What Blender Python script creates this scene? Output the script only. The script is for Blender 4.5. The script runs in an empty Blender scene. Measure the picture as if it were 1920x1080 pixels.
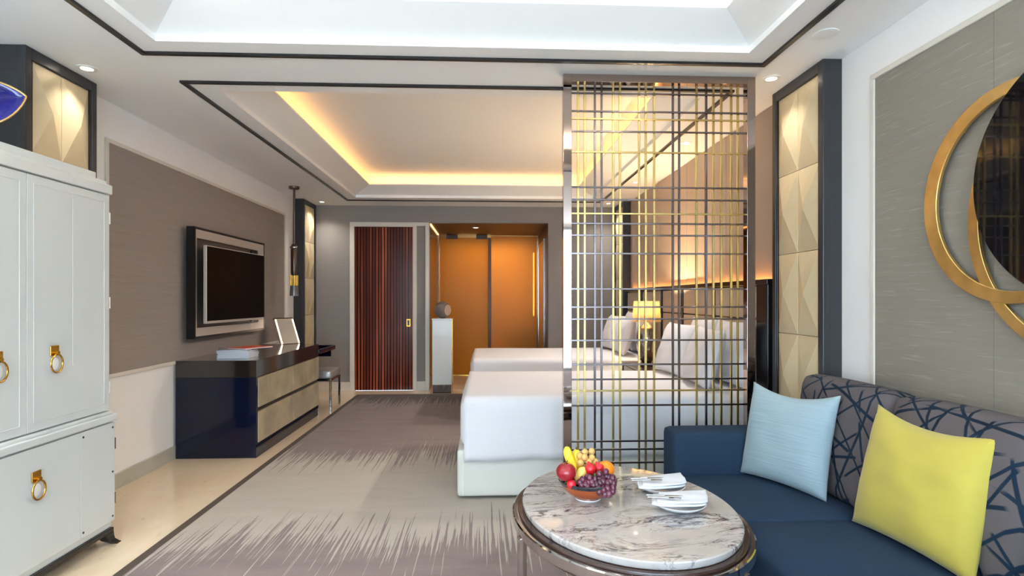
import bpy, bmesh, math, random
from mathutils import Vector, Matrix
random.seed(5)
scene = bpy.context.scene
C = scene.collection
R = math.radians

# ------------------------------------------------------------------ camera
cam_d = bpy.data.cameras.new('camera')
cam_d.sensor_width = 36.0
cam_d.lens = 1070.0 / 1920.0 * 36.0
cam_d.shift_y = 21.0 / 1920.0
cam_d.clip_start = 0.05
cam_d.clip_end = 1000
cam = bpy.data.objects.new('camera', cam_d)
C.objects.link(cam)
cam.location = (0, 0, 1.3)
cam.rotation_euler = (R(90), 0, -math.atan(49 / 1070.0))
scene.camera = cam

# ------------------------------------------------------------------ world (pale daylight sky, hazy below the horizon)
SKY = 6.2
w = bpy.data.worlds.new('world')
scene.world = w
w.use_nodes = True
nt = w.node_tree
nt.nodes.clear()
o = nt.nodes.new('ShaderNodeOutputWorld')
b = nt.nodes.new('ShaderNodeBackground')
tc = nt.nodes.new('ShaderNodeTexCoord')
sp = nt.nodes.new('ShaderNodeSeparateXYZ')
rp = nt.nodes.new('ShaderNodeValToRGB')
rp.color_ramp.elements[0].position = 0.45
rp.color_ramp.elements[0].color = (0.57, 0.69, 0.80, 1)
rp.color_ramp.elements[1].position = 0.75
rp.color_ramp.elements[1].color = (0.54, 0.77, 1.0, 1)
mm = nt.nodes.new('ShaderNodeMath'); mm.operation = 'MULTIPLY_ADD'
mm.inputs[1].default_value = 0.5; mm.inputs[2].default_value = 0.5
nt.links.new(tc.outputs['Generated'], sp.inputs[0])
nt.links.new(sp.outputs['Z'], mm.inputs[0])
nt.links.new(mm.outputs[0], rp.inputs[0])
nt.links.new(rp.outputs[0], b.inputs['Color'])
b.inputs['Strength'].default_value = SKY
nt.links.new(b.outputs[0], o.inputs[0])

vs = scene.view_settings
vs.view_transform = 'Standard'
vs.look = 'None'
vs.gamma = 1.0
vs.use_curve_mapping = False
vs.exposure = 1.08
scene.cycles.max_bounces = 14
scene.cycles.diffuse_bounces = 9
scene.cycles.glossy_bounces = 5
scene.cycles.caustics_reflective = False
scene.cycles.caustics_refractive = False

# light strengths
COVE_BED = 6.5
COVE_LIV = 18.0
SPOT_W = 10.0
BED_SPOT = 72.0
HEAD_W = 3.6

# ------------------------------------------------------------------ materials
def lin(c):
    r = []
    for x in c[:3]:
        x = x / 255.0
        r.append(x / 12.92 if x <= 0.04045 else ((x + 0.055) / 1.055) ** 2.4)
    return (r[0], r[1], r[2], 1.0)

def new_mat(name):
    m = bpy.data.materials.new(name)
    m.use_nodes = True
    t = m.node_tree
    p = t.nodes['Principled BSDF']
    return m, t, p

def coords(t, kind, scale=(1, 1, 1), rot=(0, 0, 0)):
    mp = t.nodes.new('ShaderNodeMapping')
    mp.inputs['Scale'].default_value = scale
    mp.inputs['Rotation'].default_value = rot
    if kind == 'Position':
        g = t.nodes.new('ShaderNodeNewGeometry')
        t.links.new(g.outputs['Position'], mp.inputs['Vector'])
    else:
        g = t.nodes.new('ShaderNodeTexCoord')
        t.links.new(g.outputs[kind], mp.inputs['Vector'])
    return mp.outputs[0]

def coords_from(t, vec, scale, loc):
    mp = t.nodes.new('ShaderNodeMapping')
    mp.inputs['Scale'].default_value = scale
    mp.inputs['Location'].default_value = loc
    t.links.new(vec, mp.inputs['Vector'])
    return mp.outputs[0]

def noise(t, vec, scale=5.0, detail=3.0, rough=0.5, dist=0.0):
    n = t.nodes.new('ShaderNodeTexNoise')
    n.inputs['Scale'].default_value = scale
    n.inputs['Detail'].default_value = detail
    n.inputs['Roughness'].default_value = rough
    n.inputs['Distortion'].default_value = dist
    t.links.new(vec, n.inputs['Vector'])
    return n.outputs['Fac']

def ramp(t, fac, stops):
    r = t.nodes.new('ShaderNodeValToRGB')
    e = r.color_ramp.elements
    while len(e) < len(stops):
        e.new(0.5)
    for i, (p, c) in enumerate(stops):
        e[i].position = p
        e[i].color = c
    t.links.new(fac, r.inputs['Fac'])
    return r.outputs['Color']

def math_n(t, op, a, b=None, c=None, clamp=False):
    n = t.nodes.new('ShaderNodeMath')
    n.operation = op
    n.use_clamp = clamp
    for i, v in enumerate((a, b, c)):
        if v is None:
            continue
        if isinstance(v, (int, float)):
            n.inputs[i].default_value = v
        else:
            t.links.new(v, n.inputs[i])
    return n.outputs[0]

def mixc(t, fac, a, b):
    n = t.nodes.new('ShaderNodeMix')
    n.data_type = 'RGBA'
    if isinstance(fac, (int, float)):
        n.inputs[0].default_value = fac
    else:
        t.links.new(fac, n.inputs[0])
    for s, v in ((6, a), (7, b)):
        if isinstance(v, tuple):
            n.inputs[s].default_value = v
        else:
            t.links.new(v, n.inputs[s])
    return n.outputs[2]

def bump(t, p, h, strength=0.2, dist=0.01):
    n = t.nodes.new('ShaderNodeBump')
    n.inputs['Strength'].default_value = strength
    n.inputs['Distance'].default_value = dist
    t.links.new(h, n.inputs['Height'])
    t.links.new(n.outputs[0], p.inputs['Normal'])

def mat(name, c, rough=0.5, metal=0.0, var=0.04, nscale=6.0, stretch=(1, 1, 1), bmp=0.0, bscale=None,
        spec=0.5, coat=0.0, kind='Object', rvar=0.0, sheen=0.0):
    m, t, p = new_mat(name)
    l = lin(c)
    v = coords(t, kind, stretch)
    n = noise(t, v, nscale, 4)
    lo = tuple(x * (1 - var) for x in l[:3]) + (1,)
    hi = tuple(min(1, x * (1 + var)) for x in l[:3]) + (1,)
    t.links.new(ramp(t, n, [(0.3, lo), (0.7, hi)]), p.inputs['Base Color'])
    p.inputs['Roughness'].default_value = rough
    p.inputs['Metallic'].default_value = metal
    p.inputs['Specular IOR Level'].default_value = spec
    p.inputs['Coat Weight'].default_value = coat
    if sheen:
        p.inputs['Sheen Weight'].default_value = sheen
    if coat:
        p.inputs['Coat Roughness'].default_value = 0.05
    if rvar:
        t.links.new(math_n(t, 'MULTIPLY_ADD', n, rvar, rough - rvar / 2), p.inputs['Roughness'])
    if bmp:
        hb = n if bscale is None else noise(t, v, bscale, 3)
        bump(t, p, hb, bmp, 0.004)
    return m

def emis(name, c, s):
    m, t, p = new_mat(name)
    p.inputs['Base Color'].default_value = lin(c)
    p.inputs['Emission Color'].default_value = lin(c)
    p.inputs['Emission Strength'].default_value = s
    return m

def streak_paper(name, c, c2, streak, axis_scale, var=0.5):
    """woven wallpaper with fine horizontal streaks; axis_scale stretches noise"""
    m, t, p = new_mat(name)
    v = coords(t, 'Position', axis_scale)
    n1 = noise(t, v, 1.0, 2, 0.6)
    v2 = coords(t, 'Position', tuple(a * 0.45 for a in axis_scale))
    n2 = noise(t, v2, 1.0, 3, 0.6)
    base = mixc(t, n2, lin(c), lin(c2))
    f = ramp(t, n1, [(0.58, (0, 0, 0, 1)), (0.72, (1, 1, 1, 1))])
    bw = t.nodes.new('ShaderNodeRGBToBW'); t.links.new(f, bw.inputs[0])
    fac = math_n(t, 'MULTIPLY', bw.outputs[0], var)
    t.links.new(mixc(t, fac, base, lin(streak)), p.inputs['Base Color'])
    p.inputs['Roughness'].default_value = 0.75
    p.inputs['Specular IOR Level'].default_value = 0.3
    bump(t, p, n1, 0.15, 0.002)
    return m

M = {}
M['white_paint'] = mat('white_paint', (246, 245, 243), 0.6, var=0.012, nscale=3)
M['ceiling'] = mat('ceiling_paint', (246, 247, 246), 0.65, var=0.01, nscale=2)
M['trim_white'] = mat('trim_white', (220, 214, 203), 0.45, var=0.015)
M['trim_black'] = mat('trim_black', (30, 29, 30), 0.3, var=0.1)
M['paper_brown'] = streak_paper('paper_brown', (146, 135, 128), (160, 149, 142), (172, 162, 154), (1, 3.0, 130), 0.35)
M['paper_grey'] = streak_paper('paper_grey', (134, 128, 117), (149, 143, 132), (178, 172, 160), (1, 5.0, 110), 0.45)
M['paper_back'] = streak_paper('paper_back', (138, 133, 130), (150, 145, 142), (156, 151, 148), (3, 1, 110), 0.3)
M['panel_taupe'] = mat('panel_taupe', (176, 156, 140), 0.6, var=0.04, nscale=3, stretch=(1, 1, 0.3))
M['base_grey'] = mat('base_stone', (186, 184, 172), 0.25, var=0.05, nscale=5)
M['cab_white'] = mat('cab_lacquer', (212, 216, 213), 0.28, var=0.012, nscale=2, coat=0.3)
M['groove'] = mat('groove_shadow_line', (120, 122, 120), 0.5)
M['black_wood'] = mat('black_wood', (26, 24, 26), 0.25, var=0.15, nscale=20, stretch=(1, 1, 8))
M['charcoal'] = mat('charcoal_lacquer', (48, 49, 53), 0.32, var=0.06, nscale=8, stretch=(1, 1, .2))
M['gold_leather'] = mat('gold_leather', (218, 200, 162), 0.42, metal=0.25, var=0.04, nscale=10, bmp=0.03, bscale=120)
M['brass'] = mat('brass', (196, 150, 62), 0.22, metal=1.0, var=0.12, nscale=14)
M['gold_leaf'] = mat('gold_leaf', (240, 202, 132), 0.33, metal=1.0, var=0.18, nscale=9, rvar=0.18, bmp=0.05, bscale=40)
M['pearl'] = mat('pearl_inlay', (250, 250, 248), 0.2, var=0.05, nscale=30, coat=0.5)
M['steel'] = mat('steel', (176, 176, 176), 0.18, metal=1.0, var=0.05)
M['gold_bar'] = mat('gold_bar', (208, 182, 118), 0.22, metal=1.0, var=0.05)
M['gun_bar'] = mat('gunmetal_bar', (122, 112, 112), 0.16, metal=1.0, var=0.05)
M['bronze_mirror'] = mat('bronze_mirror', (168, 150, 140), 0.04, metal=1.0, var=0.01)
M['navy_lacquer'] = mat('navy_lacquer', (10, 17, 40), 0.07, var=0.1, spec=0.4)
M['brown_lacquer'] = mat('brown_lacquer', (34, 26, 26), 0.1, var=0.1, coat=0.6)
M['silver_leaf'] = mat('silver_leaf', (206, 194, 162), 0.32, metal=0.5, var=0.22, nscale=5, rvar=0.2, bmp=0.04, bscale=30)
M['tv_black'] = mat('tv_black', (5, 5, 6), 0.3, var=0.02, spec=0.06)
M['tv_housing'] = mat('tv_housing', (16, 16, 18), 0.3)
M['tv_silver'] = mat('tv_silver', (196, 188, 178), 0.35, metal=0.25, var=0.03, stretch=(1, 1, 20))
M['tv_grey'] = mat('tv_recess', (84, 80, 78), 0.4, metal=0.3, var=0.05)
M['linen'] = mat('white_linen', (214, 213, 216), 0.8, var=0.015, nscale=4, stretch=(1, 14, 14), bmp=0.12, bscale=2.2, sheen=0.1)
M['pillow_linen'] = mat('pillow_linen', (220, 218, 222), 0.8, var=0.02, nscale=3, stretch=(1, 18, 1), bmp=0.2, bscale=2.5, sheen=0.1)
M['bed_leather'] = mat('bed_leather', (204, 203, 194), 0.45, var=0.02, nscale=7, bmp=0.05, bscale=60)
M['sofa_blue'] = mat('sofa_blue', (38, 57, 79), 0.9, var=0.12, nscale=300, bmp=0.15, bscale=260, spec=0.2)
M['cushion_blue'] = mat('cushion_blue', (150, 173, 182), 0.75, var=0.05, nscale=4, stretch=(1, 1, 30), bmp=0.5, bscale=4, sheen=0.2)
M['cushion_yellow'] = mat('cushion_yellow', (190, 174, 72), 0.8, var=0.05, nscale=8, bmp=0.2, bscale=7, sheen=0.25)
M['dark_wood'] = mat('dark_wood', (58, 38, 32), 0.22, var=0.25, nscale=8, stretch=(1, 1, 6), coat=0.5)
M['chrome'] = mat('chrome', (205, 200, 195), 0.06, metal=1.0, var=0.02)
M['porcelain'] = mat('porcelain', (226, 226, 228), 0.15, var=0.01, coat=0.4)
M['napkin'] = mat('napkin_cloth', (216, 219, 225), 0.85, var=0.015, bmp=0.05, bscale=200)
M['apple'] = mat('apple_skin', (146, 18, 34), 0.22, var=0.35, nscale=12, stretch=(1, 1, .35), coat=0.4)
M['banana'] = mat('banana_skin', (240, 208, 52), 0.4, var=0.08, nscale=20)
M['brown_stem'] = mat('brown_stem', (70, 48, 28), 0.7)
M['longan'] = mat('longan_skin', (206, 164, 96), 0.6, var=0.12, nscale=60, bmp=0.1)
M['strawberry'] = mat('strawberry_skin', (206, 26, 40), 0.3, var=0.25, nscale=80, bmp=0.3, coat=0.3)
M['leaf'] = mat('leaf_green', (64, 128, 60), 0.5, var=0.2)
M['orange'] = mat('orange_peel', (246, 136, 20), 0.4, var=0.06, nscale=50, bmp=0.15, bscale=120)
M['mango'] = mat('mango_skin', (240, 200, 104), 0.35, var=0.08, nscale=12)
M['grape'] = mat('grape_skin', (88, 34, 54), 0.25, var=0.5, nscale=22, coat=0.4)
M['bowl_glaze'] = mat('bowl_glaze', (164, 74, 26), 0.15, var=0.18, nscale=9, stretch=(1, 1, 8), coat=0.6)
M['bowl_rim'] = mat('bowl_rim', (34, 34, 42), 0.12, var=0.2, coat=0.6)
M['cobalt'] = mat('cobalt_glaze', (24, 20, 128), 0.08, var=0.25, nscale=5, coat=0.8)
M['taupe_ball'] = mat('taupe_ball', (120, 106, 102), 0.4, var=0.08)
M['cream'] = mat('cream_disc', (206, 182, 156), 0.4, var=0.06)
M['mirror'] = mat('mirror_glass', (215, 218, 220), 0.02, metal=1.0, var=0.0)
M['black_mirror'] = mat('black_mirror', (10, 11, 16), 0.03, var=0.05, spec=0.5)
M['alcove_brown'] = mat('alcove_brown', (78, 62, 56), 0.5, var=0.05)
M['alcove_side'] = mat('alcove_side', (86, 62, 48), 0.15, var=0.08, coat=0.4)
M['book_white'] = mat('book_white', (214, 220, 226), 0.5, var=0.02)
M['magazine_orange'] = mat('magazine_orange', (222, 88, 48), 0.35, var=0.06)
M['magazine_grey'] = mat('magazine_grey', (150, 152, 156), 0.35, var=0.25, nscale=14)
M['stool_leather'] = mat('stool_leather', (186, 182, 176), 0.3, metal=0.45, var=0.05)
M['acrylic_leg'] = mat('stool_leg_steel', (214, 212, 208), 0.12, metal=1.0, var=0.2, nscale=60)
M['carpet_border'] = mat('carpet_border', (84, 72, 62), 0.9, var=0.1, nscale=150, bmp=0.2)
M['led_warm'] = emis('led_warm', (255, 176, 96), 3.5)
M['led_white'] = emis('led_white', (255, 226, 196), 9.0)
M['down_disc'] = emis('downlight_disc', (255, 240, 222), 6.0)
M['speaker_white'] = mat('speaker_white', (238, 240, 239), 0.5)
M['pendant_bronze'] = mat('pendant_bronze', (96, 84, 76), 0.3, metal=1.0, var=0.1)
M['smoke_glass'] = mat('smoke_glass', (104, 104, 106), 0.1, var=0.1, coat=0.5)
M['mercury'] = mat('mercury_glass', (168, 164, 156), 0.09, metal=1.0, var=0.35, nscale=16)
M['facade'] = mat('facade', (214, 214, 212), 0.8, var=0.03, nscale=.5)
M['facade_glass'] = mat('facade_glass', (70, 84, 100), 0.2, var=0.1)
M['head_panel'] = mat('headboard_panel', (190, 172, 152), 0.6, var=0.03, nscale=5, bmp=0.05, bscale=120)
M['vanity_brown'] = mat('vanity_brown', (96, 54, 30), 0.4, var=0.1)
M['bath_wall'] = mat('bath_wall', (220, 196, 156), 0.5, var=0.06, nscale=3)

# -- carpet: mauve-brown and beige bands whose edges break into long thin spikes
def carpet_mat():
    m, t, p = new_mat('carpet_ikat')
    g = t.nodes.new('ShaderNodeNewGeometry')
    s = t.nodes.new('ShaderNodeSeparateXYZ')
    t.links.new(g.outputs['Position'], s.inputs[0])
    Y = s.outputs['Y']
    spike = noise(t, coords(t, 'Position', (66, 1.0, 1)), 1.0, 2, 0.65)
    wave = noise(t, coords(t, 'Position', (2.2, 0.3, 1)), 1.0, 2, 0.5)
    sp1 = math_n(t, 'MULTIPLY', math_n(t, 'SUBTRACT', spike, 0.5), 2.5)
    wv = math_n(t, 'MULTIPLY', math_n(t, 'SUBTRACT', wave, 0.5), 0.9)
    yy = math_n(t, 'ADD', math_n(t, 'ADD', Y, sp1), wv)
    # smooth underlying bands
    soft = noise(t, coords(t, 'Position', (2.0, 9.0, 1)), 1.0, 4, 0.6)
    ys = math_n(t, 'ADD', Y, math_n(t, 'MULTIPLY', math_n(t, 'SUBTRACT', soft, 0.5), 0.5))
    def band(y, a, bq):      # 1 inside [a,b], crisp edges
        up = math_n(t, 'MULTIPLY', math_n(t, 'SUBTRACT', y, a), 14, clamp=True)
        dn = math_n(t, 'MULTIPLY', math_n(t, 'SUBTRACT', bq, y), 14, clamp=True)
        return math_n(t, 'MULTIPLY', up, dn)
    beige = band(yy, 3.05, 4.75)
    mauve = lin((132, 112, 108))
    beigec = lin((176, 166, 152))
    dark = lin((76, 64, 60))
    fine = noise(t, coords(t, 'Position', (60, 60, 1)), 1.0, 3, 0.7)
    blot = mixc(t, soft, lin((114, 98, 95)), lin((142, 126, 120)))
    blot2 = mixc(t, soft, lin((164, 153, 140)), lin((184, 174, 160)))
    c1 = mixc(t, beige, blot, blot2)
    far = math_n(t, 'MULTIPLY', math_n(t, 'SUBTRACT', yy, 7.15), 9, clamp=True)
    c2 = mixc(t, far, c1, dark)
    f2 = math_n(t, 'MULTIPLY_ADD', fine, 0.24, 0.88)
    mul = t.nodes.new('ShaderNodeMix'); mul.data_type = 'RGBA'; mul.blend_type = 'MULTIPLY'
    mul.inputs[0].default_value = 1.0
    t.links.new(c2, mul.inputs[6])
    cmb = t.nodes.new('ShaderNodeCombineXYZ')
    for i in range(3):
        t.links.new(f2, cmb.inputs[i])
    t.links.new(cmb.outputs[0], mul.inputs[7])
    t.links.new(mul.outputs[2], p.inputs['Base Color'])
    p.inputs['Roughness'].default_value = 0.95
    p.inputs['Specular IOR Level'].default_value = 0.1
    p.inputs['Sheen Weight'].default_value = 0.15
    bump(t, p, noise(t, coords(t, 'Position', (400, 400, 400)), 1, 2), 0.3, 0.004)
    return m
M['carpet'] = carpet_mat()

def floor_mat():
    m, t, p = new_mat('floor_marble')
    v = coords(t, 'Position', (1.6, 1.0, 1))
    n = noise(t, v, 2.2, 6, 0.62, 0.8)
    n2 = noise(t, v, 14, 4, 0.6, 0.3)
    c = mixc(t, n, lin((214, 188, 154)), lin((240, 222, 194)))
    f = ramp(t, n2, [(0.62, (0, 0, 0, 1)), (0.75, (1, 1, 1, 1))])
    bw = t.nodes.new('ShaderNodeRGBToBW'); t.links.new(f, bw.inputs[0])
    t.links.new(mixc(t, math_n(t, 'MULTIPLY', bw.outputs[0], 0.35), c, lin((176, 138, 104))), p.inputs['Base Color'])
    p.inputs['Roughness'].default_value = 0.12
    return m
M['floor_marble'] = floor_mat()

def table_marble():
    m, t, p = new_mat('table_marble')
    v = coords(t, 'Object', (1.0, 2.6, 1), (0, 0, R(-14)))
    wv = noise(t, v, 2.6, 6, 0.65, 1.2)
    ridge = math_n(t, 'ABSOLUTE', math_n(t, 'SUBTRACT', wv, 0.5))
    vein = ramp(t, ridge, [(0.0, (1, 1, 1, 1)), (0.03, (0, 0, 0, 1))])
    msk = ramp(t, noise(t, v, 3.1, 4, 0.6, 0.4), [(0.44, (0, 0, 0, 1)), (0.56, (1, 1, 1, 1))])
    n3 = noise(t, v, 9.0, 7, 0.75, 1.6)
    r3 = math_n(t, 'ABSOLUTE', math_n(t, 'SUBTRACT', n3, 0.53))
    v3 = ramp(t, r3, [(0.0, (1, 1, 1, 1)), (0.03, (0, 0, 0, 1))])
    def bwn(x):
        q = t.nodes.new('ShaderNodeRGBToBW'); t.links.new(x, q.inputs[0]); return q.outputs[0]
    k = math_n(t, 'MULTIPLY', bwn(vein), bwn(msk))
    k3 = math_n(t, 'MULTIPLY', math_n(t, 'MULTIPLY', bwn(v3), bwn(msk)), 0.7)
    kk = math_n(t, 'MAXIMUM', k, k3)
    cloud = noise(t, v, 3.0, 5, 0.6, 0.6)
    base = mixc(t, cloud, lin((156, 147, 139)), lin((200, 197, 195)))
    t.links.new(mixc(t, kk, base, lin((44, 32, 46))), p.inputs['Base Color'])
    p.inputs['Roughness'].default_value = 0.06
    p.inputs['Coat Weight'].default_value = 0.3
    return m
M['table_marble'] = table_marble()

def sofa_pattern():
    """straight velvet sticks crossing at random angles on taupe cloth; the cloth wraps from front over the top"""
    m, t, p = new_mat('sofa_stick_pattern')
    tcn = t.nodes.new('ShaderNodeTexCoord')
    sp_ = t.nodes.new('ShaderNodeSeparateXYZ')
    t.links.new(tcn.outputs['Object'], sp_.inputs[0])
    cy = sp_.outputs['Y']
    cz = math_n(t, 'ADD', sp_.outputs['Z'], sp_.outputs['X'])
    cmb = t.nodes.new('ShaderNodeCombineXYZ')
    t.links.new(cy, cmb.inputs[0]); t.links.new(cz, cmb.inputs[1])
    P = cmb.outputs[0]
    k = None
    for i, (ang, fr) in enumerate(((12, 4.6), (48, 6.2), (77, 5.4), (108, 6.0), (136, 6.6), (163, 4.8))):
        ca, sa = math.cos(R(ang)), math.sin(R(ang))
        off = noise(t, coords_from(t, P, (1.3, 1.3, 1), (i * 3.1, i * 1.7, 0)), 1.0, 0)
        u = math_n(t, 'ADD', math_n(t, 'MULTIPLY', cy, -sa * fr), math_n(t, 'MULTIPLY', cz, ca * fr))
        u = math_n(t, 'ADD', u, math_n(t, 'MULTIPLY', off, 0.9))
        fracd = math_n(t, 'ABSOLUTE', math_n(t, 'SUBTRACT', math_n(t, 'FRACT', u), 0.5))
        line = math_n(t, 'MULTIPLY', math_n(t, 'SUBTRACT', 0.046, fracd), 60, clamp=True)
        msk = noise(t, coords_from(t, P, (3.2, 3.2, 1), (i * 7.3, i * 5.9, 2.0)), 1.0, 1)
        msk = math_n(t, 'MULTIPLY', math_n(t, 'SUBTRACT', msk, 0.455), 40, clamp=True)
        q = math_n(t, 'MULTIPLY', line, msk)
        k = q if k is None else math_n(t, 'MAXIMUM', k, q)
    nn = noise(t, P, 4.0, 2)
    blue = mixc(t, nn, lin((9, 13, 20)), lin((28, 54, 78)))  # noise mix paints the velvet's sheen into the stick colour
    t.links.new(mixc(t, k, lin((96, 90, 92)), blue), p.inputs['Base Color'])
    p.inputs['Roughness'].default_value = 0.8
    p.inputs['Specular IOR Level'].default_value = 0.2
    bump(t, p, k, 0.4, 0.006)
    return m
M['sofa_pattern'] = sofa_pattern()

def zebra_wood():
    m, t, p = new_mat('zebra_wood')
    v = coords(t, 'Position', (1, 1, 0.05))
    wv = t.nodes.new('ShaderNodeTexWave')
    wv.wave_type = 'BANDS'; wv.bands_direction = 'X'
    wv.inputs['Scale'].default_value = 7.4
    wv.inputs['Distortion'].default_value = 1.2
    wv.inputs['Detail'].default_value = 2
    wv.inputs['Detail Scale'].default_value = 2.5
    t.links.new(v, wv.inputs['Vector'])
    grain = noise(t, coords(t, 'Position', (17, 1, 0.25)), 1.0, 3, 0.6)
    k = math_n(t, 'ADD', math_n(t, 'MULTIPLY', wv.outputs['Fac'], 0.62), math_n(t, 'MULTIPLY_ADD', grain, 1.1, -0.28))
    c = ramp(t, k, [(0.2, lin((38, 15, 12))), (0.62, lin((86, 36, 24))), (0.82, lin((132, 58, 36))), (0.95, lin((206, 108, 66)))])
    t.links.new(c, p.inputs['Base Color'])
    p.inputs['Roughness'].default_value = 0.2
    p.inputs['Specular IOR Level'].default_value = 0.2
    return m
M['zebra_wood'] = zebra_wood()

def gold_glass(name, c, tr):
    m, t, p = new_mat(name)
    out = t.nodes['Material Output']
    p.inputs['Base Color'].default_value = lin(c)
    v = coords(t, 'Position', (260, 260, 260))
    n = noise(t, v, 1, 2)
    t.links.new(mixc(t, n, tuple(x * .75 for x in lin(c)[:3]) + (1,), lin(c)), p.inputs['Base Color'])
    p.inputs['Roughness'].default_value = 0.3
    p.inputs['Specular IOR Level'].default_value = 0.2
    tl = t.nodes.new('ShaderNodeBsdfTranslucent'); tl.inputs[0].default_value = lin(c)
    tp = t.nodes.new('ShaderNodeBsdfTransparent'); tp.inputs[0].default_value = lin(c)
    m1 = t.nodes.new('ShaderNodeMixShader'); m1.inputs[0].default_value = 0.45
    m2 = t.nodes.new('ShaderNodeMixShader'); m2.inputs[0].default_value = tr
    t.links.new(p.outputs[0], m1.inputs[1]); t.links.new(tl.outputs[0], m1.inputs[2])
    t.links.new(m1.outputs[0], m2.inputs[1]); t.links.new(tp.outputs[0], m2.inputs[2])
    t.links.new(m2.outputs[0], out.inputs[0])
    return m
M['gold_glass'] = gold_glass('gold_glass', (220, 176, 84), 0.25)
M['amber_glass'] = gold_glass('amber_glass', (226, 186, 122), 0.4)

def window_glass():
    m, t, p = new_mat('window_glass')
    out = t.nodes['Material Output']
    tp = t.nodes.new('ShaderNodeBsdfTransparent'); tp.inputs[0].default_value = (0.97, 0.99, 1, 1)
    gl = t.nodes.new('ShaderNodeBsdfGlossy'); gl.inputs['Roughness'].default_value = 0.01
    mx = t.nodes.new('ShaderNodeMixShader'); mx.inputs[0].default_value = 0.05
    t.links.new(tp.outputs[0], mx.inputs[1]); t.links.new(gl.outputs[0], mx.inputs[2])
    t.links.new(mx.outputs[0], out.inputs[0])
    return m
M['window_glass'] = window_glass()

def shade_mat():
    m, t, p = new_mat('lamp_shade_fabric')
    out = t.nodes['Material Output']
    p.inputs['Base Color'].default_value = lin((244, 226, 186)); p.inputs['Roughness'].default_value = 0.8
    tl = t.nodes.new('ShaderNodeBsdfTranslucent'); tl.inputs[0].default_value = lin((255, 226, 170))
    mx = t.nodes.new('ShaderNodeMixShader'); mx.inputs[0].default_value = 0.6
    t.links.new(p.outputs[0], mx.inputs[1]); t.links.new(tl.outputs[0], mx.inputs[2])
    t.links.new(mx.outputs[0], out.inputs[0])
    return m
M['shade'] = shade_mat()

# ------------------------------------------------------------------ mesh helpers
ORG = {}

def tag(ob, label=None, cat=None, group=None, kind=None):
    if label: ob['label'] = label
    if cat: ob['category'] = cat
    if group: ob['group'] = group
    if kind: ob['kind'] = kind
    return ob

def thing(name, label, cat, loc=(0, 0, 0), rz=0.0, group=None, local=False):
    ob = bpy.data.objects.new(name, None)
    ob.empty_display_size = 0.1
    C.objects.link(ob)
    ob.location = loc
    ob.rotation_euler = (0, 0, rz)
    ORG[ob.name] = Vector((0, 0, 0)) if local else Vector(loc)
    return tag(ob, label, cat, group)

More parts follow.
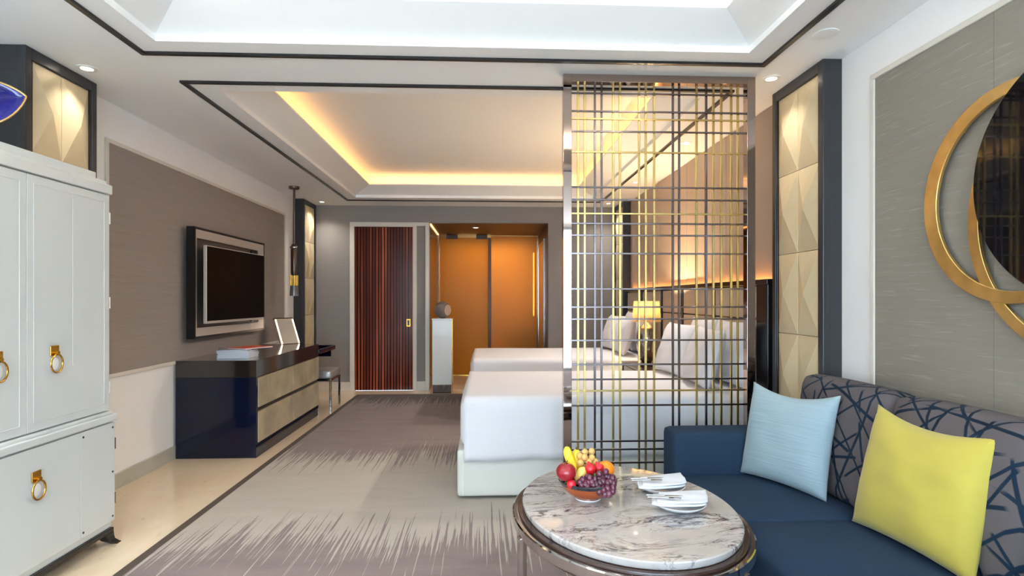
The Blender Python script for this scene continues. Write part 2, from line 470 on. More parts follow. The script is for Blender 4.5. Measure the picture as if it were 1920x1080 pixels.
class B:
    def __init__(s):
        s.v = []; s.f = []
    def add(s, vs, fs):
        n = len(s.v)
        s.v += [tuple(x) for x in vs]
        s.f += [tuple(i + n for i in f) for f in fs]
        return s
    def box(s, x0, x1, y0, y1, z0, z1):
        if x0 > x1: x0, x1 = x1, x0
        if y0 > y1: y0, y1 = y1, y0
        if z0 > z1: z0, z1 = z1, z0
        return s.add([(x0, y0, z0), (x1, y0, z0), (x1, y1, z0), (x0, y1, z0), (x0, y0, z1), (x1, y0, z1), (x1, y1, z1), (x0, y1, z1)],
                     [(0, 3, 2, 1), (4, 5, 6, 7), (0, 1, 5, 4), (1, 2, 6, 5), (2, 3, 7, 6), (3, 0, 4, 7)])
    def tube(s, pts, r, seg=8, cap=True):
        """tube along points; r a number or one per point"""
        pts = [Vector(p) for p in pts]
        n = len(pts)
        rs = r if isinstance(r, (list, tuple)) else [r] * n
        vs, fs = [], []
        up = None
        for i, p in enumerate(pts):
            d = (pts[min(i + 1, n - 1)] - pts[max(i - 1, 0)]).normalized()
            if up is None:
                up = Vector((0, 0, 1)) if abs(d.z) < 0.9 else Vector((1, 0, 0))
            a = d.cross(up).normalized(); bb = a.cross(d).normalized()
            up = bb
            for k in range(seg):
                th = 2 * math.pi * k / seg
                vs.append(p + a * (math.cos(th) * rs[i]) + bb * (math.sin(th) * rs[i]))
        for i in range(n - 1):
            for k in range(seg):
                k2 = (k + 1) % seg
                fs.append((i * seg + k, i * seg + k2, (i + 1) * seg + k2, (i + 1) * seg + k))
        if cap:
            fs.append(tuple(range(seg))[::-1])
            fs.append(tuple((n - 1) * seg + k for k in range(seg)))
        return s.add(vs, fs)
    def lathe(s, prof, c=(0, 0, 0), seg=32, ax=1.0, ay=1.0, rot=0.0):
        """prof: (r,z) pairs bottom to top"""
        vs, fs = [], []
        cr, sr = math.cos(rot), math.sin(rot)
        for (r, z) in prof:
            for k in range(seg):
                th = 2 * math.pi * k / seg
                x, y = ax * r * math.cos(th), ay * r * math.sin(th)
                vs.append((c[0] + x * cr - y * sr, c[1] + x * sr + y * cr, c[2] + z))
        for i in range(len(prof) - 1):
            for k in range(seg):
                k2 = (k + 1) % seg
                fs.append((i * seg + k, i * seg + k2, (i + 1) * seg + k2, (i + 1) * seg + k))
        fs.append(tuple(range(seg))[::-1])
        fs.append(tuple((len(prof) - 1) * seg + k for k in range(seg)))
        return s.add(vs, fs)
    def ball(s, c, r, seg=14, rings=9, sc=(1, 1, 1)):
        prof = []
        for i in range(rings + 1):
            a = -math.pi / 2 + math.pi * i / rings
            prof.append((max(1e-4, r * math.cos(a)), r * math.sin(a)))
        vs0 = len(s.v)
        s.lathe(prof, (0, 0, 0), seg)
        for i in range(vs0, len(s.v)):
            x, y, z = s.v[i]
            s.v[i] = (c[0] + x * sc[0], c[1] + y * sc[1], c[2] + z * sc[2])
        return s
    def xf(s, mtx, start=0):
        for i in range(start, len(s.v)):
            s.v[i] = tuple(mtx @ Vector(s.v[i]))
        return s
    def build(s, name, m, parent=None, bevel=0.0, smooth=False, seg=2, origin=None, loc=None, kind=None, angle=40):
        if parent is not None:
            o = ORG[parent.name]
        elif origin is not None:
            o = Vector(origin)
        else:
            xs = [p[0] for p in s.v]; ys = [p[1] for p in s.v]; zs = [p[2] for p in s.v]
            o = Vector(((min(xs) + max(xs)) / 2, (min(ys) + max(ys)) / 2, min(zs)))
        me = bpy.data.meshes.new(name)
        me.from_pydata([(p[0] - o.x, p[1] - o.y, p[2] - o.z) for p in s.v], [], s.f)
        me.materials.append(M[m] if isinstance(m, str) else m)
        bm = bmesh.new(); bm.from_mesh(me)
        bmesh.ops.recalc_face_normals(bm, faces=bm.faces)
        bm.to_mesh(me); bm.free()
        if smooth:
            for p in me.polygons: p.use_smooth = True
            me.set_sharp_from_angle(angle=R(angle))
        ob = bpy.data.objects.new(name, me)
        C.objects.link(ob)
        if parent is not None:
            ob.parent = parent
            ORG[ob.name] = ORG[parent.name].copy()
        else:
            ob.location = o
            ORG[ob.name] = o
        if bevel:
            bv = ob.modifiers.new('bevel', 'BEVEL')
            bv.width = bevel; bv.segments = seg; bv.limit_method = 'ANGLE'; bv.angle_limit = R(35)
        if kind: ob['kind'] = kind
        return ob

def box(name, m, x0, x1, y0, y1, z0, z1, parent=None, bevel=0.0, **k):
    return B().box(x0, x1, y0, y1, z0, z1).build(name, m, parent, bevel, **k)

def copy_tree(ob, parent=None):
    c = ob.copy(); C.objects.link(c); c.parent = parent
    ORG[c.name] = ORG[ob.name].copy() if ob.name in ORG else Vector((0, 0, 0))
    for ch in list(ob.children):
        copy_tree(ch, c)
    return c

def rbox(hx, hy, hz, r, puff=(0, 0, 0), m=6):
    """rounded, puffed box centred on 0; returns verts, faces"""
    def axis(h):
        a = [-h, -h + r * 0.29, -h + r]
        inner = [-h + r + (2 * h - 2 * r) * i / m for i in range(1, m)]
        return a + inner + [h - r, h - r * 0.29, h]
    ax, ay, az = axis(hx), axis(hy), axis(hz)
    H = Vector((hx, hy, hz))
    idx = {}; vs = []; fs = []
    def vid(i, j, k):
        key = (i, j, k)
        if key not in idx:
            q = Vector((ax[i], ay[j], az[k]))
            inn = Vector([max(-(H[c] - r), min(H[c] - r, q[c])) for c in range(3)])
            d = q - inn
            if d.length > 1e-9:
                q = inn + d.normalized() * r
            u = [q[c] / H[c] for c in range(3)]
            def sg(v): return max(-1, min(1, v))
            q.x += puff[0] * u[0] * (1 - u[1] ** 2) * (1 - u[2] ** 2)
            q.y += puff[1] * u[1] * (1 - u[0] ** 2) * (1 - u[2] ** 2)
            q.z += puff[2] * u[2] * (1 - u[0] ** 2) * (1 - u[1] ** 2)
            idx[key] = len(vs); vs.append(q)
        return idx[key]
    nx, ny, nz = len(ax) - 1, len(ay) - 1, len(az) - 1
    for i in range(nx):
        for j in range(ny):
            fs.append((vid(i, j, 0), vid(i, j + 1, 0), vid(i + 1, j + 1, 0), vid(i + 1, j, 0)))
            fs.append((vid(i, j, nz), vid(i + 1, j, nz), vid(i + 1, j + 1, nz), vid(i, j + 1, nz)))
    for i in range(nx):
        for k in range(nz):
            fs.append((vid(i, 0, k), vid(i + 1, 0, k), vid(i + 1, 0, k + 1), vid(i, 0, k + 1)))
            fs.append((vid(i, ny, k), vid(i, ny, k + 1), vid(i + 1, ny, k + 1), vid(i + 1, ny, k)))
    for j in range(ny):
        for k in range(nz):
            fs.append((vid(0, j, k), vid(0, j, k + 1), vid(0, j + 1, k + 1), vid(0, j + 1, k)))
            fs.append((vid(nx, j, k), vid(nx, j + 1, k), vid(nx, j + 1, k + 1), vid(nx, j, k + 1)))
    return vs, fs

def soft_box(x0, x1, y0, y1, z0, z1, r, puff=(0, 0, 0)):
    b = B()
    vs, fs = rbox(abs(x1 - x0) / 2, abs(y1 - y0) / 2, abs(z1 - z0) / 2, r, puff)
    c = Vector(((x0 + x1) / 2, (y0 + y1) / 2, (z0 + z1) / 2))
    return b.add([q + c for q in vs], fs)

def pillow(wd, ht, th, n=22, pinch=0.06, wrinkle=0.0, seed=1, edge=0.004, top=None):
    """pillow in local u (width, y axis), v (height, z axis), thickness along x; origin at bottom centre"""
    rnd = random.Random(seed)
    ph = [rnd.uniform(0, 6.28) for _ in range(8)]
    b = B()
    vs, fs = [], []
    def pt(i, j, side):
        u = -1 + 2 * i / n; v = -1 + 2 * j / n
        pu = 1 - pinch * (1 - v * v) * 1.0
        pv = 1 - (pinch if (v < 0 or top is None) else top) * (1 - u * u) * 1.0
        x_ = u * wd / 2 * pu if abs(u) > 0 else 0
        z_ = v * ht / 2 * pv
        prof = ((1 - abs(u) ** 2.6) * (1 - abs(v) ** 2.6)) ** 0.5
        t = th / 2 * prof + edge
        t += wrinkle * prof * (math.sin(7 * u + 4 * v + ph[0]) + 0.7 * math.sin(5 * v - 9 * u + ph[1]) + 0.5 * math.sin(14 * v + 3 * u + ph[2]))
        return (side * t, x_, z_ + ht / 2)
    for side in (-1, 1):
        base = len(vs)
        for i in range(n + 1):
            for j in range(n + 1):
                vs.append(pt(i, j, side))
        for i in range(n):
            for j in range(n):
                q = (base + i * (n + 1) + j, base + (i + 1) * (n + 1) + j, base + (i + 1) * (n + 1) + j + 1, base + i * (n + 1) + j + 1)
                fs.append(q if side == 1 else q[::-1])
    S = (n + 1) * (n + 1)
    rim = [i * (n + 1) for i in range(n + 1)] + [n * (n + 1) + j for j in range(1, n + 1)] + \
          [i * (n + 1) + n for i in range(n - 1, -1, -1)] + [j for j in range(n - 1, 0, -1)]
    for k in range(len(rim)):
        a, c = rim[k], rim[(k + 1) % len(rim)]
        fs.append((a, c, c + S, a + S))
    return b.add(vs, fs)

def light(name, kind, loc, energy, color, parent=None, rot=(0, 0, 0), size=None, size_y=None, spot=None, blend=0.6):
    d = bpy.data.lights.new(name, kind)
    d.energy = energy
    d.color = color
    if kind == 'AREA':
        d.shape = 'RECTANGLE'; d.size = size; d.size_y = size_y
    elif kind == 'SPOT':
        d.spot_size = spot; d.spot_blend = blend; d.shadow_soft_size = size
    else:
        d.shadow_soft_size = size
    ob = bpy.data.objects.new(name, d)
    C.objects.link(ob)
    ob.rotation_euler = rot
    if parent is not None:
        ob.parent = parent
        ob.location = Vector(loc) - ORG[parent.name]
    else:
        ob.location = loc
    return ob

# ================================================================== THE SETTING
XL, XR = -2.54, 1.97          # side walls
XPL, XPR = -2.40, 1.86        # pilaster faces
YF, YB = -3.3, 8.20           # window wall, back wall
H = 2.63
ALC0, ALC1, ALY, ALZ = -0.805, 0.90, 9.77, 2.395

floor = box('floor', 'floor_marble', XL - .1, XR + .1, YF - .1, 10.95, -0.06, 0, kind='structure')
wall_left = box('wall_left', 'white_paint', XL - .1, XL, YF - .1, YB + .1, 0, 3.0, kind='structure')
wall_right = box('wall_right', 'white_paint', XR, XR + .1, YF - .1, YB + .1, 0, 3.0, kind='structure')
DX0, DX1, DZ = -1.925, -0.805, 2.385
b = B()
b.box(XL, DX0, YB, YB + .1, 0, H)
b.box(DX0, ALC1, YB, YB + .1, 2.395, H)
b.box(ALC1, XR, YB, YB + .1, 0, H)
wall_back = b.build('wall_back', 'paper_back', kind='structure')
# window wall behind the camera
WX0, WX1, WZ0, WZ1 = -2.42, 1.85, 0.04, 2.57
b = B()
b.box(XL, WX0, YF - .1, YF, 0, H)
b.box(WX1, XR, YF - .1, YF, 0, H)
b.box(WX0, WX1, YF - .1, YF, 0, WZ0)
b.box(WX0, WX1, YF - .1, YF, WZ1, H)
wall_front = b.build('wall_front', 'white_paint', kind='structure')
win = B()
for (x0, x1, z0, z1) in ((WX0, WX1, WZ0, WZ0 + .05), (WX0, WX1, WZ1 - .05, WZ1), (WX0, WX0 + .05, WZ0 + .05, WZ1 - .05), (WX1 - .05, WX1, WZ0 + .05, WZ1 - .05),
                         (-0.97, -0.93, WZ0 + .05, WZ1 - .05), (0.38, 0.42, WZ0 + .05, WZ1 - .05)):
    win.box(x0, x1, YF - .07, YF - .02, z0, z1)
window = win.build('window_1', 'trim_black', bevel=.004, kind='structure')
for (x0, x1) in ((WX0 + .05, -0.97), (-0.93, 0.38), (0.42, WX1 - .05)):
    box('pane', 'window_glass', x0, x1, YF - .048, YF - .042, WZ0 + .05, WZ1 - .05, window)

# ---- ceiling with two recessed trays
TX0, TX1 = -1.70, 1.42
T1 = (0.95, 3.02)
T2 = (3.72, 7.55)
LIP = 2.665
UP = 2.90
INS, SLZ = 0.216, 2.758
b = B()
b.box(XL, TX0, YF, YB, H, LIP)
b.box(TX1, XR, YF, YB, H, LIP)
b.box(TX0, TX1, YF, T1[0], H, LIP)
b.box(TX0, TX1, T1[1], T2[0], H, LIP)
b.box(TX0, TX1, T2[1], YB, H, LIP)
ceiling = b.build('ceiling', 'ceiling', kind='structure')
for (y0, y1) in (T1, T2):
    b = B()
    b.box(TX0 - .3, TX1 + .3, y0 - .2, y1 + .2, UP, UP + .05)
    b.box(TX0 - .06, TX0, y0 - .06, y1 + .06, LIP, UP)
    b.box(TX1, TX1 + .06, y0 - .06, y1 + .06, LIP, UP)
    b.box(TX0, TX1, y0 - .06, y0, LIP, UP)
    b.box(TX0, TX1, y1, y1 + .06, LIP, UP)
    b.build('tray_ceiling', 'ceiling', ceiling)
    b = B()
    o_ = [(TX0, y0), (TX1, y0), (TX1, y1), (TX0, y1)]
    i_ = [(TX0 + INS, y0 + INS), (TX1 - INS, y0 + INS), (TX1 - INS, y1 - INS), (TX0 + INS, y1 - INS)]
    v_ = [(x, y, LIP) for x, y in o_] + [(x, y, SLZ) for x, y in i_] + [(x, y, LIP + .02) for x, y in o_] + [(x, y, SLZ + .012) for x, y in i_]
    f_ = []
    for k in range(4):
        k2 = (k + 1) % 4
        f_ += [(k, k2, 4 + k2, 4 + k), (8 + k, 12 + k, 12 + k2, 8 + k2), (4 + k, 4 + k2, 12 + k2, 12 + k), (k, 8 + k, 8 + k2, k2)]
    b.add(v_, f_).build('sloped_cove', 'ceiling', ceiling)
# black inlaid lines around both trays
for n_, (x0, x1, y0, y1) in enumerate(((-1.855, 1.58, 0.80, 3.17), (-1.86, 1.578, 3.555, 7.735))):
    b = B(); wd = .026; zz = H - .014
    b.box(x0, x1, y0, y0 + wd, zz, H)
    b.box(x0, x1, y1 - wd, y1, zz, H)
    b.box(x0, x0 + wd, y0 + wd, y1 - wd, zz, H)
    b.box(x1 - wd, x1, y0 + wd, y1 - wd, zz, H)
    b.build('trim_%d' % (n_ + 1), 'trim_black', kind='structure')
# cove LED light (in the troughs behind the slopes)
warm = (1.0, 0.45, 0.11)
warm2 = (1.0, 0.96, 0.88)
for (y0, y1), en, cc, far_only in ((T1, COVE_LIV, warm2, False), (T2, COVE_BED, warm, False)):
    lx, ly = TX1 - TX0 - .3, y1 - y0 - .3
    cx, cy = (TX0 + TX1) / 2, (y0 + y1) / 2
    tot = 2 * (lx + ly)
    zz = LIP + .06
    light('cove_light', 'AREA', (cx, y0 + .07, zz), en * lx / tot, cc, rot=(R(180), 0, 0), size=lx, size_y=.04)
    light('cove_light', 'AREA', (cx, y1 - .07, zz), en * lx / tot, cc, rot=(R(180), 0, 0), size=lx, size_y=.04)
    light('cove_light', 'AREA', (TX0 + .07, cy, zz), en * ly / tot, cc, rot=(R(180), 0, 0), size=.04, size_y=ly)
    light('cove_light', 'AREA', (TX1 - .07, cy, zz), en * ly / tot, cc, rot=(R(180), 0, 0), size=.04, size_y=ly)

# ---- baseboards
box('baseboard_left', 'base_grey', XL, XL + .018, YF, YB, 0, .105, bevel=.003, kind='structure')
box('baseboard_right', 'base_grey', XR - .018, XR, YF, 3.05, 0, .105, bevel=.003, kind='structure')
box('baseboard_back', 'trim_white', XPL, DX0, YB - .018, YB, 0, .125, bevel=.003, kind='structure')

# ---- wallpaper fields with slim mouldings on the side walls
def paper_field(wall, x_in, s, y0, y1, z0, z1, m, seams=()):
    ys = [y0] + list(seams) + [y1]
    for i in range(len(ys) - 1):
        box('wallpaper_panel', m, x_in, x_in + s * .010, ys[i] + .0008, ys[i + 1] - .0008, z0, z1, wall)
    wd = .028
    for (a, c, d, e) in ((y0 - wd, y1 + wd, z1, z1 + wd), (y0 - wd, y1 + wd, z0 - wd, z0), (y0 - wd, y0, z0, z1), (y1, y1 + wd, z0, z1)):
        box('panel_moulding', 'trim_white', x_in, x_in + s * .018, a, c, d, e, wall, bevel=.004)
paper_field(wall_left, XL, 1, 3.948, 7.29, 0.795, 2.352, 'paper_brown', (5.6,))
paper_field(wall_right, XR, -1, 0.2, 2.79, 0.80, 2.41, 'paper_grey', (2.117,))
# taupe panels above the headboards
y = 3.66
while y < 7.62:
    y2 = min(y + .455, 7.64)
    box('wall_panel', 'panel_taupe', XR - .014, XR, y + .003, y2 - .003, .9, H - .005, wall_right, bevel=.003)
    y = y2

# ---- door, side panel and their white frame on the back wall
fr = B()
fy0, fy1 = YB - .025, YB + .06
fr.box(DX0, -1.862, fy0, fy1, 0, DZ)
fr.box(-1.036, -0.983, fy0, fy1, 0, DZ)
fr.box(-0.861, -0.805, fy0, fy1, 0, DZ)
fr.box(-1.862, -1.036, fy0, fy1, 2.33, DZ)
fr.box(-0.983, -0.861, fy0, fy1, 2.34, DZ)
fr.box(-0.983, -0.861, fy0, fy1, 0, .13)
fr.box(DX0, -0.805, fy0, fy1, DZ, 2.395)
trim3 = fr.build('trim_3', 'trim_white', bevel=.003, kind='structure')
box('side_panel', 'paper_back', -0.983, -0.861, YB + .01, YB + .05, .13, 2.34, trim3)
door = box('door_1', 'zebra_wood', -1.862, -1.036, YB + .01, YB + .055, 0.004, 2.33, kind='structure')
hb = B(); hb.box(-1.135, -1.072, YB + .002, YB + .01, .905, 1.02)
hd = hb.build('door_handle', 'brass', door, bevel=.004)
box('handle_recess', 'trim_black', -1.118, -1.089, YB - .001, YB + .002, .925, 1.0, hd)

# ---- alcove to the bathroom
box('wall_alcove_left', 'alcove_side', ALC0 - .06, ALC0, YB + .1, 10.9, 0, ALZ, kind='structure')
wr = box('wall_alcove_right', 'alcove_brown', ALC1, ALC1 + .06, YB + .1, 10.9, 0, ALZ, kind='structure')
box('ceiling_alcove', 'alcove_brown', ALC0 - .06, ALC1 + .06, YB + .1, 10.9, ALZ, ALZ + .05, kind='structure')
box('wall_bathroom', 'bath_wall', ALC0 - .06, ALC1 + .06, 10.9, 10.95, 0, ALZ, kind='structure')
box('trim_4', 'trim_white', ALC0, ALC0 + .012, ALY - .08, ALY - .03, 0, ALZ, kind='structure')
tr = box('trim_5', 'led_warm', ALC0 + .001, ALC0 + .012, YB + .1, ALY - .1, ALZ - .012, ALZ - .002, kind='structure')
mp = thing('mirror_panel', 'tall narrow steel-edged mirror panel on right side of the alcove', 'mirror', (ALC1 - .02, 9.05, 0))
box('glass', 'mirror', ALC1 - .024, ALC1 - .004, 8.62, 9.5, .1, 2.2, mp)
for yy in (8.6, 9.5):
    box('edge_strip', 'steel', ALC1 - .03, ALC1 - .002, yy, yy + .02, .0, 2.22, mp, bevel=.002)
# sliding gold glass doors
gd = thing('glass_sliding_door', 'gold mesh glass sliding door with two ceiling clamps in the alcove', 'door', (-.37, ALY, 0))
box('pane', 'gold_glass', -.785, .037, ALY, ALY + .012, .012, ALZ - .045, gd)
for xx in (-.67, -.165):
    box('clamp', 'alcove_brown', xx, xx + .19, ALY - .012, ALY + .024, ALZ - .068, ALZ, gd, bevel=.003)
box('bottom_rail', 'brass', -.785, .037, ALY - .004, ALY + .016, 0.0, .012, gd)
gd2 = thing('glass_fixed_panel', 'amber glass fixed panel with dark stile beside the gold sliding door', 'door', (.475, ALY + .06, 0))
box('pane', 'amber_glass', .09, .88, ALY + .05, ALY + .062, .012, ALZ - .01, gd2)
box('stile', 'vanity_brown', .037, .09, ALY + .04, ALY + .07, 0, ALZ - .04, gd2, bevel=.003)
box('bottom_rail', 'brass', .09, .88, ALY + .046, ALY + .066, 0, .012, gd2)
vn = thing('bathroom_vanity', 'dark brown vanity unit behind the amber glass', 'vanity', (.62, 10.35, 0))
box('body', 'vanity_brown', .36, .88, 10.12, 10.6, .12, .69, vn, bevel=.004)
box('counter', 'alcove_brown', .34, .89, 10.1, 10.62, .69, .72, vn, bevel=.004)
box('plinth', 'trim_black', .4, .86, 10.16, 10.58, 0, .12, vn)
ls = thing('light_strip', 'vertical glowing light strip on the bathroom wall', 'lamp', (.86, 10.3, 1.0))
box('housing', 'steel', .875, .899, 10.24, 10.36, .98, 2.16, ls)
box('diffuser', 'led_white', .855, .875, 10.25, 10.35, 1.0, 2.14, ls)
light('bathroom_light', 'AREA', (.05, 10.4, ALZ - .03), 17, (1, .82, .56), size=1.2, size_y=.6)

# ================================================================== CARPET
cp = thing('carpet', 'mauve and beige carpet with spiky bands and dark border', 'carpet', (0, 3.2, 0))
CX0, CX1, CY0, CY1 = -1.74, 1.855, YF + .02, 7.81
box('field', 'carpet', CX0 + .05, CX1, CY0, CY1 - .06, 0, .012, cp)
box('border', 'carpet_border', CX0, CX0 + .05, CY0, CY1, 0, .011, cp)
box('border', 'carpet_border', CX0 + .05, CX1, CY1 - .06, CY1, 0, .011, cp)
G = .012      # carpet surface

# ================================================================== DOWNLIGHTS
def downlight(x, y, z, label, lit=True, r=.045, en=None, grp='ceiling downlights', spot=100, tint=(1.0, .93, .84), aim=0.0):
    t = thing('downlight' if lit else 'ceiling_speaker', label, 'downlight' if lit else 'speaker', (x, y, z), group=grp if lit else None)
    b = B().lathe([(r * .72, -.004), (r * 1.0, -.006), (r * 1.2, -.003), (r * 1.22, 0), (r * .72, 0)], (x, y, z), 28)
    b.build('trim_ring', 'speaker_white', t, smooth=True)
    d = B().lathe([(r * .7, -.0045), (r * .7, -.0005)], (x, y, z), 24)
    d.build('lamp_disc' if lit else 'grille', 'down_disc' if lit else 'speaker_white', t)
    if lit:
        light('spot', 'SPOT', (x, y, z - .012), SPOT_W if en is None else en, tint, t, rot=(0, R(aim), 0), size=.03, spot=R(spot), blend=1.0)
    return t
downlight(-2.295, 3.395, H, 'round lit downlight above the white cabinet')
downlight(1.717, 3.362, H, 'round lit downlight between the metal screen and right pilaster')
downlight(-2.234, 7.90, H, 'small lit downlight in the far left corner above the desk', r=.035, en=20, spot=120)
downlight(1.70, 4.783, H, 'lit downlight above the nearer bed headboard', en=BED_SPOT, spot=112, tint=(1, .96, .92), aim=38)
downlight(1.70, 6.425, H, 'small lit downlight above the farther bed headboard', r=.035, en=BED_SPOT, spot=112, tint=(1, .96, .92), aim=38)
downlight(1.70, 7.86, H, 'small lit downlight in the far right corner of the bedroom', r=.035, en=20, spot=120)
downlight(1.699, 2.783, H, 'white unlit ceiling disc above the sofa end', lit=False, r=.05)
downlight(1.72, 5.597, H, 'white unlit ceiling disc between the bed downlights', lit=False, r=.045)
downlight(-.155, 8.74, ALZ, 'lit downlight in the dark alcove ceiling', r=.045, en=8)
for (x_, y_, e_, l_) in ((1.62, 1.35, 26, 'added fill downlight in the ceiling over the nearer end of the sofa'), (.78, .5, 16, 'added fill downlight between the window and the ceiling tray, right side'),
                         (-1.0, .5, 110, 'added fill downlight between the window and the ceiling tray, left side'), (-2.0, 1.2, 120, 'added fill downlight in the ceiling before the white cabinet'),
                         (.8, -1.6, 36, 'added fill downlight near the window, right side'), (-1.3, -1.6, 75, 'added fill downlight near the window, left side')):
    downlight(x_, y_, H, l_, en=e_ * .70, spot=150, tint=(.92, .96, 1.0))  # unseen downlights put in to fill the near room with light

# ================================================================== PILASTERS
def pilaster(s, y0, y1, label):
    """s=+1: on the left wall facing +X; s=-1: on the right wall facing -X"""
    xw = XL if s > 0 else XR
    xf = XPL if s > 0 else XPR
    t = thing('pilaster', label, 'pilaster', ((xw + xf) / 2, (y0 + y1) / 2, 0), group='gold-panelled pilasters')
    box('carcass', 'charcoal', xw, xf - s * .045, y0 + .004, y1 - .004, 0, H, t)
    e = .042
    for (a, c) in ((y0, y0 + e), (y1 - e, y1)):
        box('stile', 'charcoal', xf - s * .045, xf, a, c, 0, H, t, bevel=.004)
    box('rail', 'charcoal', xf - s * .045, xf, y0 + e, y1 - e, H - .062, H, t, bevel=.004)
    box('rail', 'charcoal', xf - s * .045, xf, y0 + e, y1 - e, 0, .1, t, bevel=.004)
    # inner black bead
    e2 = .014
    for (a, c) in ((y0 + e, y0 + e + e2), (y1 - e - e2, y1 - e)):
        box('bead', 'black_wood', xf - s * .045, xf - s * .004, a, c, .1, H - .062, t, bevel=.003)
    ya, yb = y0 + e + e2, y1 - e - e2
    z0, z1 = .1, H - .062
    rows, cols = 5, 2
    dz, dy = (z1 - z0) / rows, (yb - ya) / cols
    hh = .034
    box('panel_backing', 'black_wood', xf - s * .045, xf - s * .018, ya, yb, .1, H - .062, t)
    xb = xf - s * .018
    me = None
    g = .0012
    for r_ in range(rows):
        for c_ in range(cols):
            if me is None:
                b = B()
                y_, z_ = ya, z0
                p = [(xb, y_ + g, z_ + g), (xb, y_ + dy - g, z_ + g), (xb, y_ + dy - g, z_ + dz - g), (xb, y_ + g, z_ + dz - g)]
                q = [(x + s * .004, yy, zz) for x, yy, zz in p]
                ap = (xb + s * (.004 + hh), y_ + dy / 2, z_ + dz * .5)
                b.add(p + q + [ap], [(0, 1, 2, 3), (0, 1, 5, 4), (1, 2, 6, 5), (2, 3, 7, 6), (3, 0, 4, 7), (4, 5, 8), (5, 6, 8), (6, 7, 8), (7, 4, 8)])
                ob = b.build('upholstered_panel', 'gold_leather', t, bevel=.0015, seg=1)
                me = ob
            else:
                cpy = me.copy(); C.objects.link(cpy); cpy.parent = t
                cpy.location = (0, c_ * dy, r_ * dz)
    return t
pilaster(1, 3.09, 3.64, 'dark pilaster with gold pyramid panels rising behind the white cabinet')
pilaster(-1, 3.07, 3.63, 'dark pilaster with gold pyramid panels beside the sofa')
pilaster(1, 7.66, YB - .002, 'dark pilaster with gold pyramid panels behind the pendant lamp')
pilaster(-1, 7.66, YB - .002, 'dark pilaster with gold pyramid panels in far right corner behind screen')

# ================================================================== WHITE CABINET
cy0, cy1 = 2.035, 3.132
cabt = thing('tall_cabinet', 'tall white lacquered cabinet with brass ring pulls and black feet', 'cabinet', (-2.24, (cy0 + cy1) / 2, 0))
XB = XPL + .0                     # back plane touches the pilaster line
xb = -2.385
box('lower_body', 'cab_white', xb, -2.0, cy0 - .015, cy1 + .018, .085, .655, cabt, bevel=.003)
box('waist_moulding', 'cab_white', xb, -1.972, cy0 - .022, cy1 + .024, .655, .69, cabt, bevel=.004)
box('waist_step', 'cab_white', xb, -1.99, cy0 - .01, cy1 + .01, .69, .706, cabt, bevel=.004)
box('upper_body', 'cab_white', xb, -2.02, cy0, cy1, .706, 1.855, cabt, bevel=.002)
for (ins, z0, z1, nm) in ((-.006, 1.855, 1.905, 'crown_board'), (.012, 1.905, 1.925, 'crown_step'), (.045, 1.925, 1.965, 'crown_top')):
    box(nm, 'cab_white', xb, -1.995 - ins, cy0 + ins, cy1 - ins, z0, z1, cabt, bevel=.004)
mid = 2.583

def ring_pull(parent, x, y, z, r=.042):
    """square brass rose with a hanging ring round a pearl oval, on a face looking to +X"""
    h = B().box(x, x + .006, y - .026, y + .026, z - .024, z + .024).build('handle', 'brass', parent, bevel=.003)
    zc = z - .018 - r
    pts = [(x + .014, y + r * .86 * math.sin(a), zc + r * math.cos(a)) for a in [2 * math.pi * k / 28 for k in range(29)]]
    B().tube(pts, .0042, 8, cap=False).build('ring', 'brass', parent, smooth=True)
    ob = B().lathe([(r * .72, 0), (r * .72, .006), (r * .5, .009)], (0, 0, 0), 24, ax=1.0, ay=.82)
    ob.xf(Matrix.Translation((x, y, zc)) @ Matrix.Rotation(R(90), 4, 'Y'))
    ob.build('pearl_inlay', 'pearl', parent, smooth=True)
    B().tube([(x + .002, y, z - .01), (x + .022, y, z - .01)], .009, 12).build('pivot', 'brass', parent, smooth=True)
    for sy in (-1, 1):
        B().tube([(x + .004, y + sy * .019, z + .016), (x + .0075, y + sy * .019, z + .016)], .003, 8).build('rivet', 'brass', parent)

def cab_door(y0, y1, z0, z1, x, hy, hz, hinge_y):
    d = box('door', 'cab_white', x - .02, x, y0 + .0015, y1 - .0015, z0, z1, cabt, bevel=.002)
    e = .036
    for (a, c, p, q) in ((y0 + e, y1 - e, z1 - e - .005, z1 - e), (y0 + e, y1 - e, z0 + e, z0 + e + .005), (y0 + e, y0 + e + .005, z0 + e, z1 - e), (y1 - e - .005, y1 - e, z0 + e, z1 - e)):
        box('door_bead', 'cab_white', x, x + .002, a, c, p, q, d, bevel=.0008)
    ring_pull(d, x + .001, hy, hz)
    if hinge_y is not None:
        for hz_ in (z0 + .12, (z0 + z1) / 2, z1 - .12):
            B().tube([(x - .004, hinge_y, hz_ - .03), (x - .004, hinge_y, hz_ + .03)], .006, 10).build('hinge', 'trim_white', d, smooth=True)
    return d
d1 = cab_door(mid, cy1 - .004, .712, 1.85, -2.0, 2.738, 1.062, cy1 + .003)
d0 = cab_door(cy0 + .004, mid, .712, 1.85, -2.0, 2.428, 1.062, None)
box('centre_bead', 'cab_white', -2.0, -1.9988, 2.86, 2.864, .98, 1.80, d1)
ld = box('drop_door', 'cab_white', -2.0, -1.98, 2.29 + .0015, 2.885 - .0015, .125, .645, cabt, bevel=.002)
ring_pull(ld, -1.979, 2.605, .520)
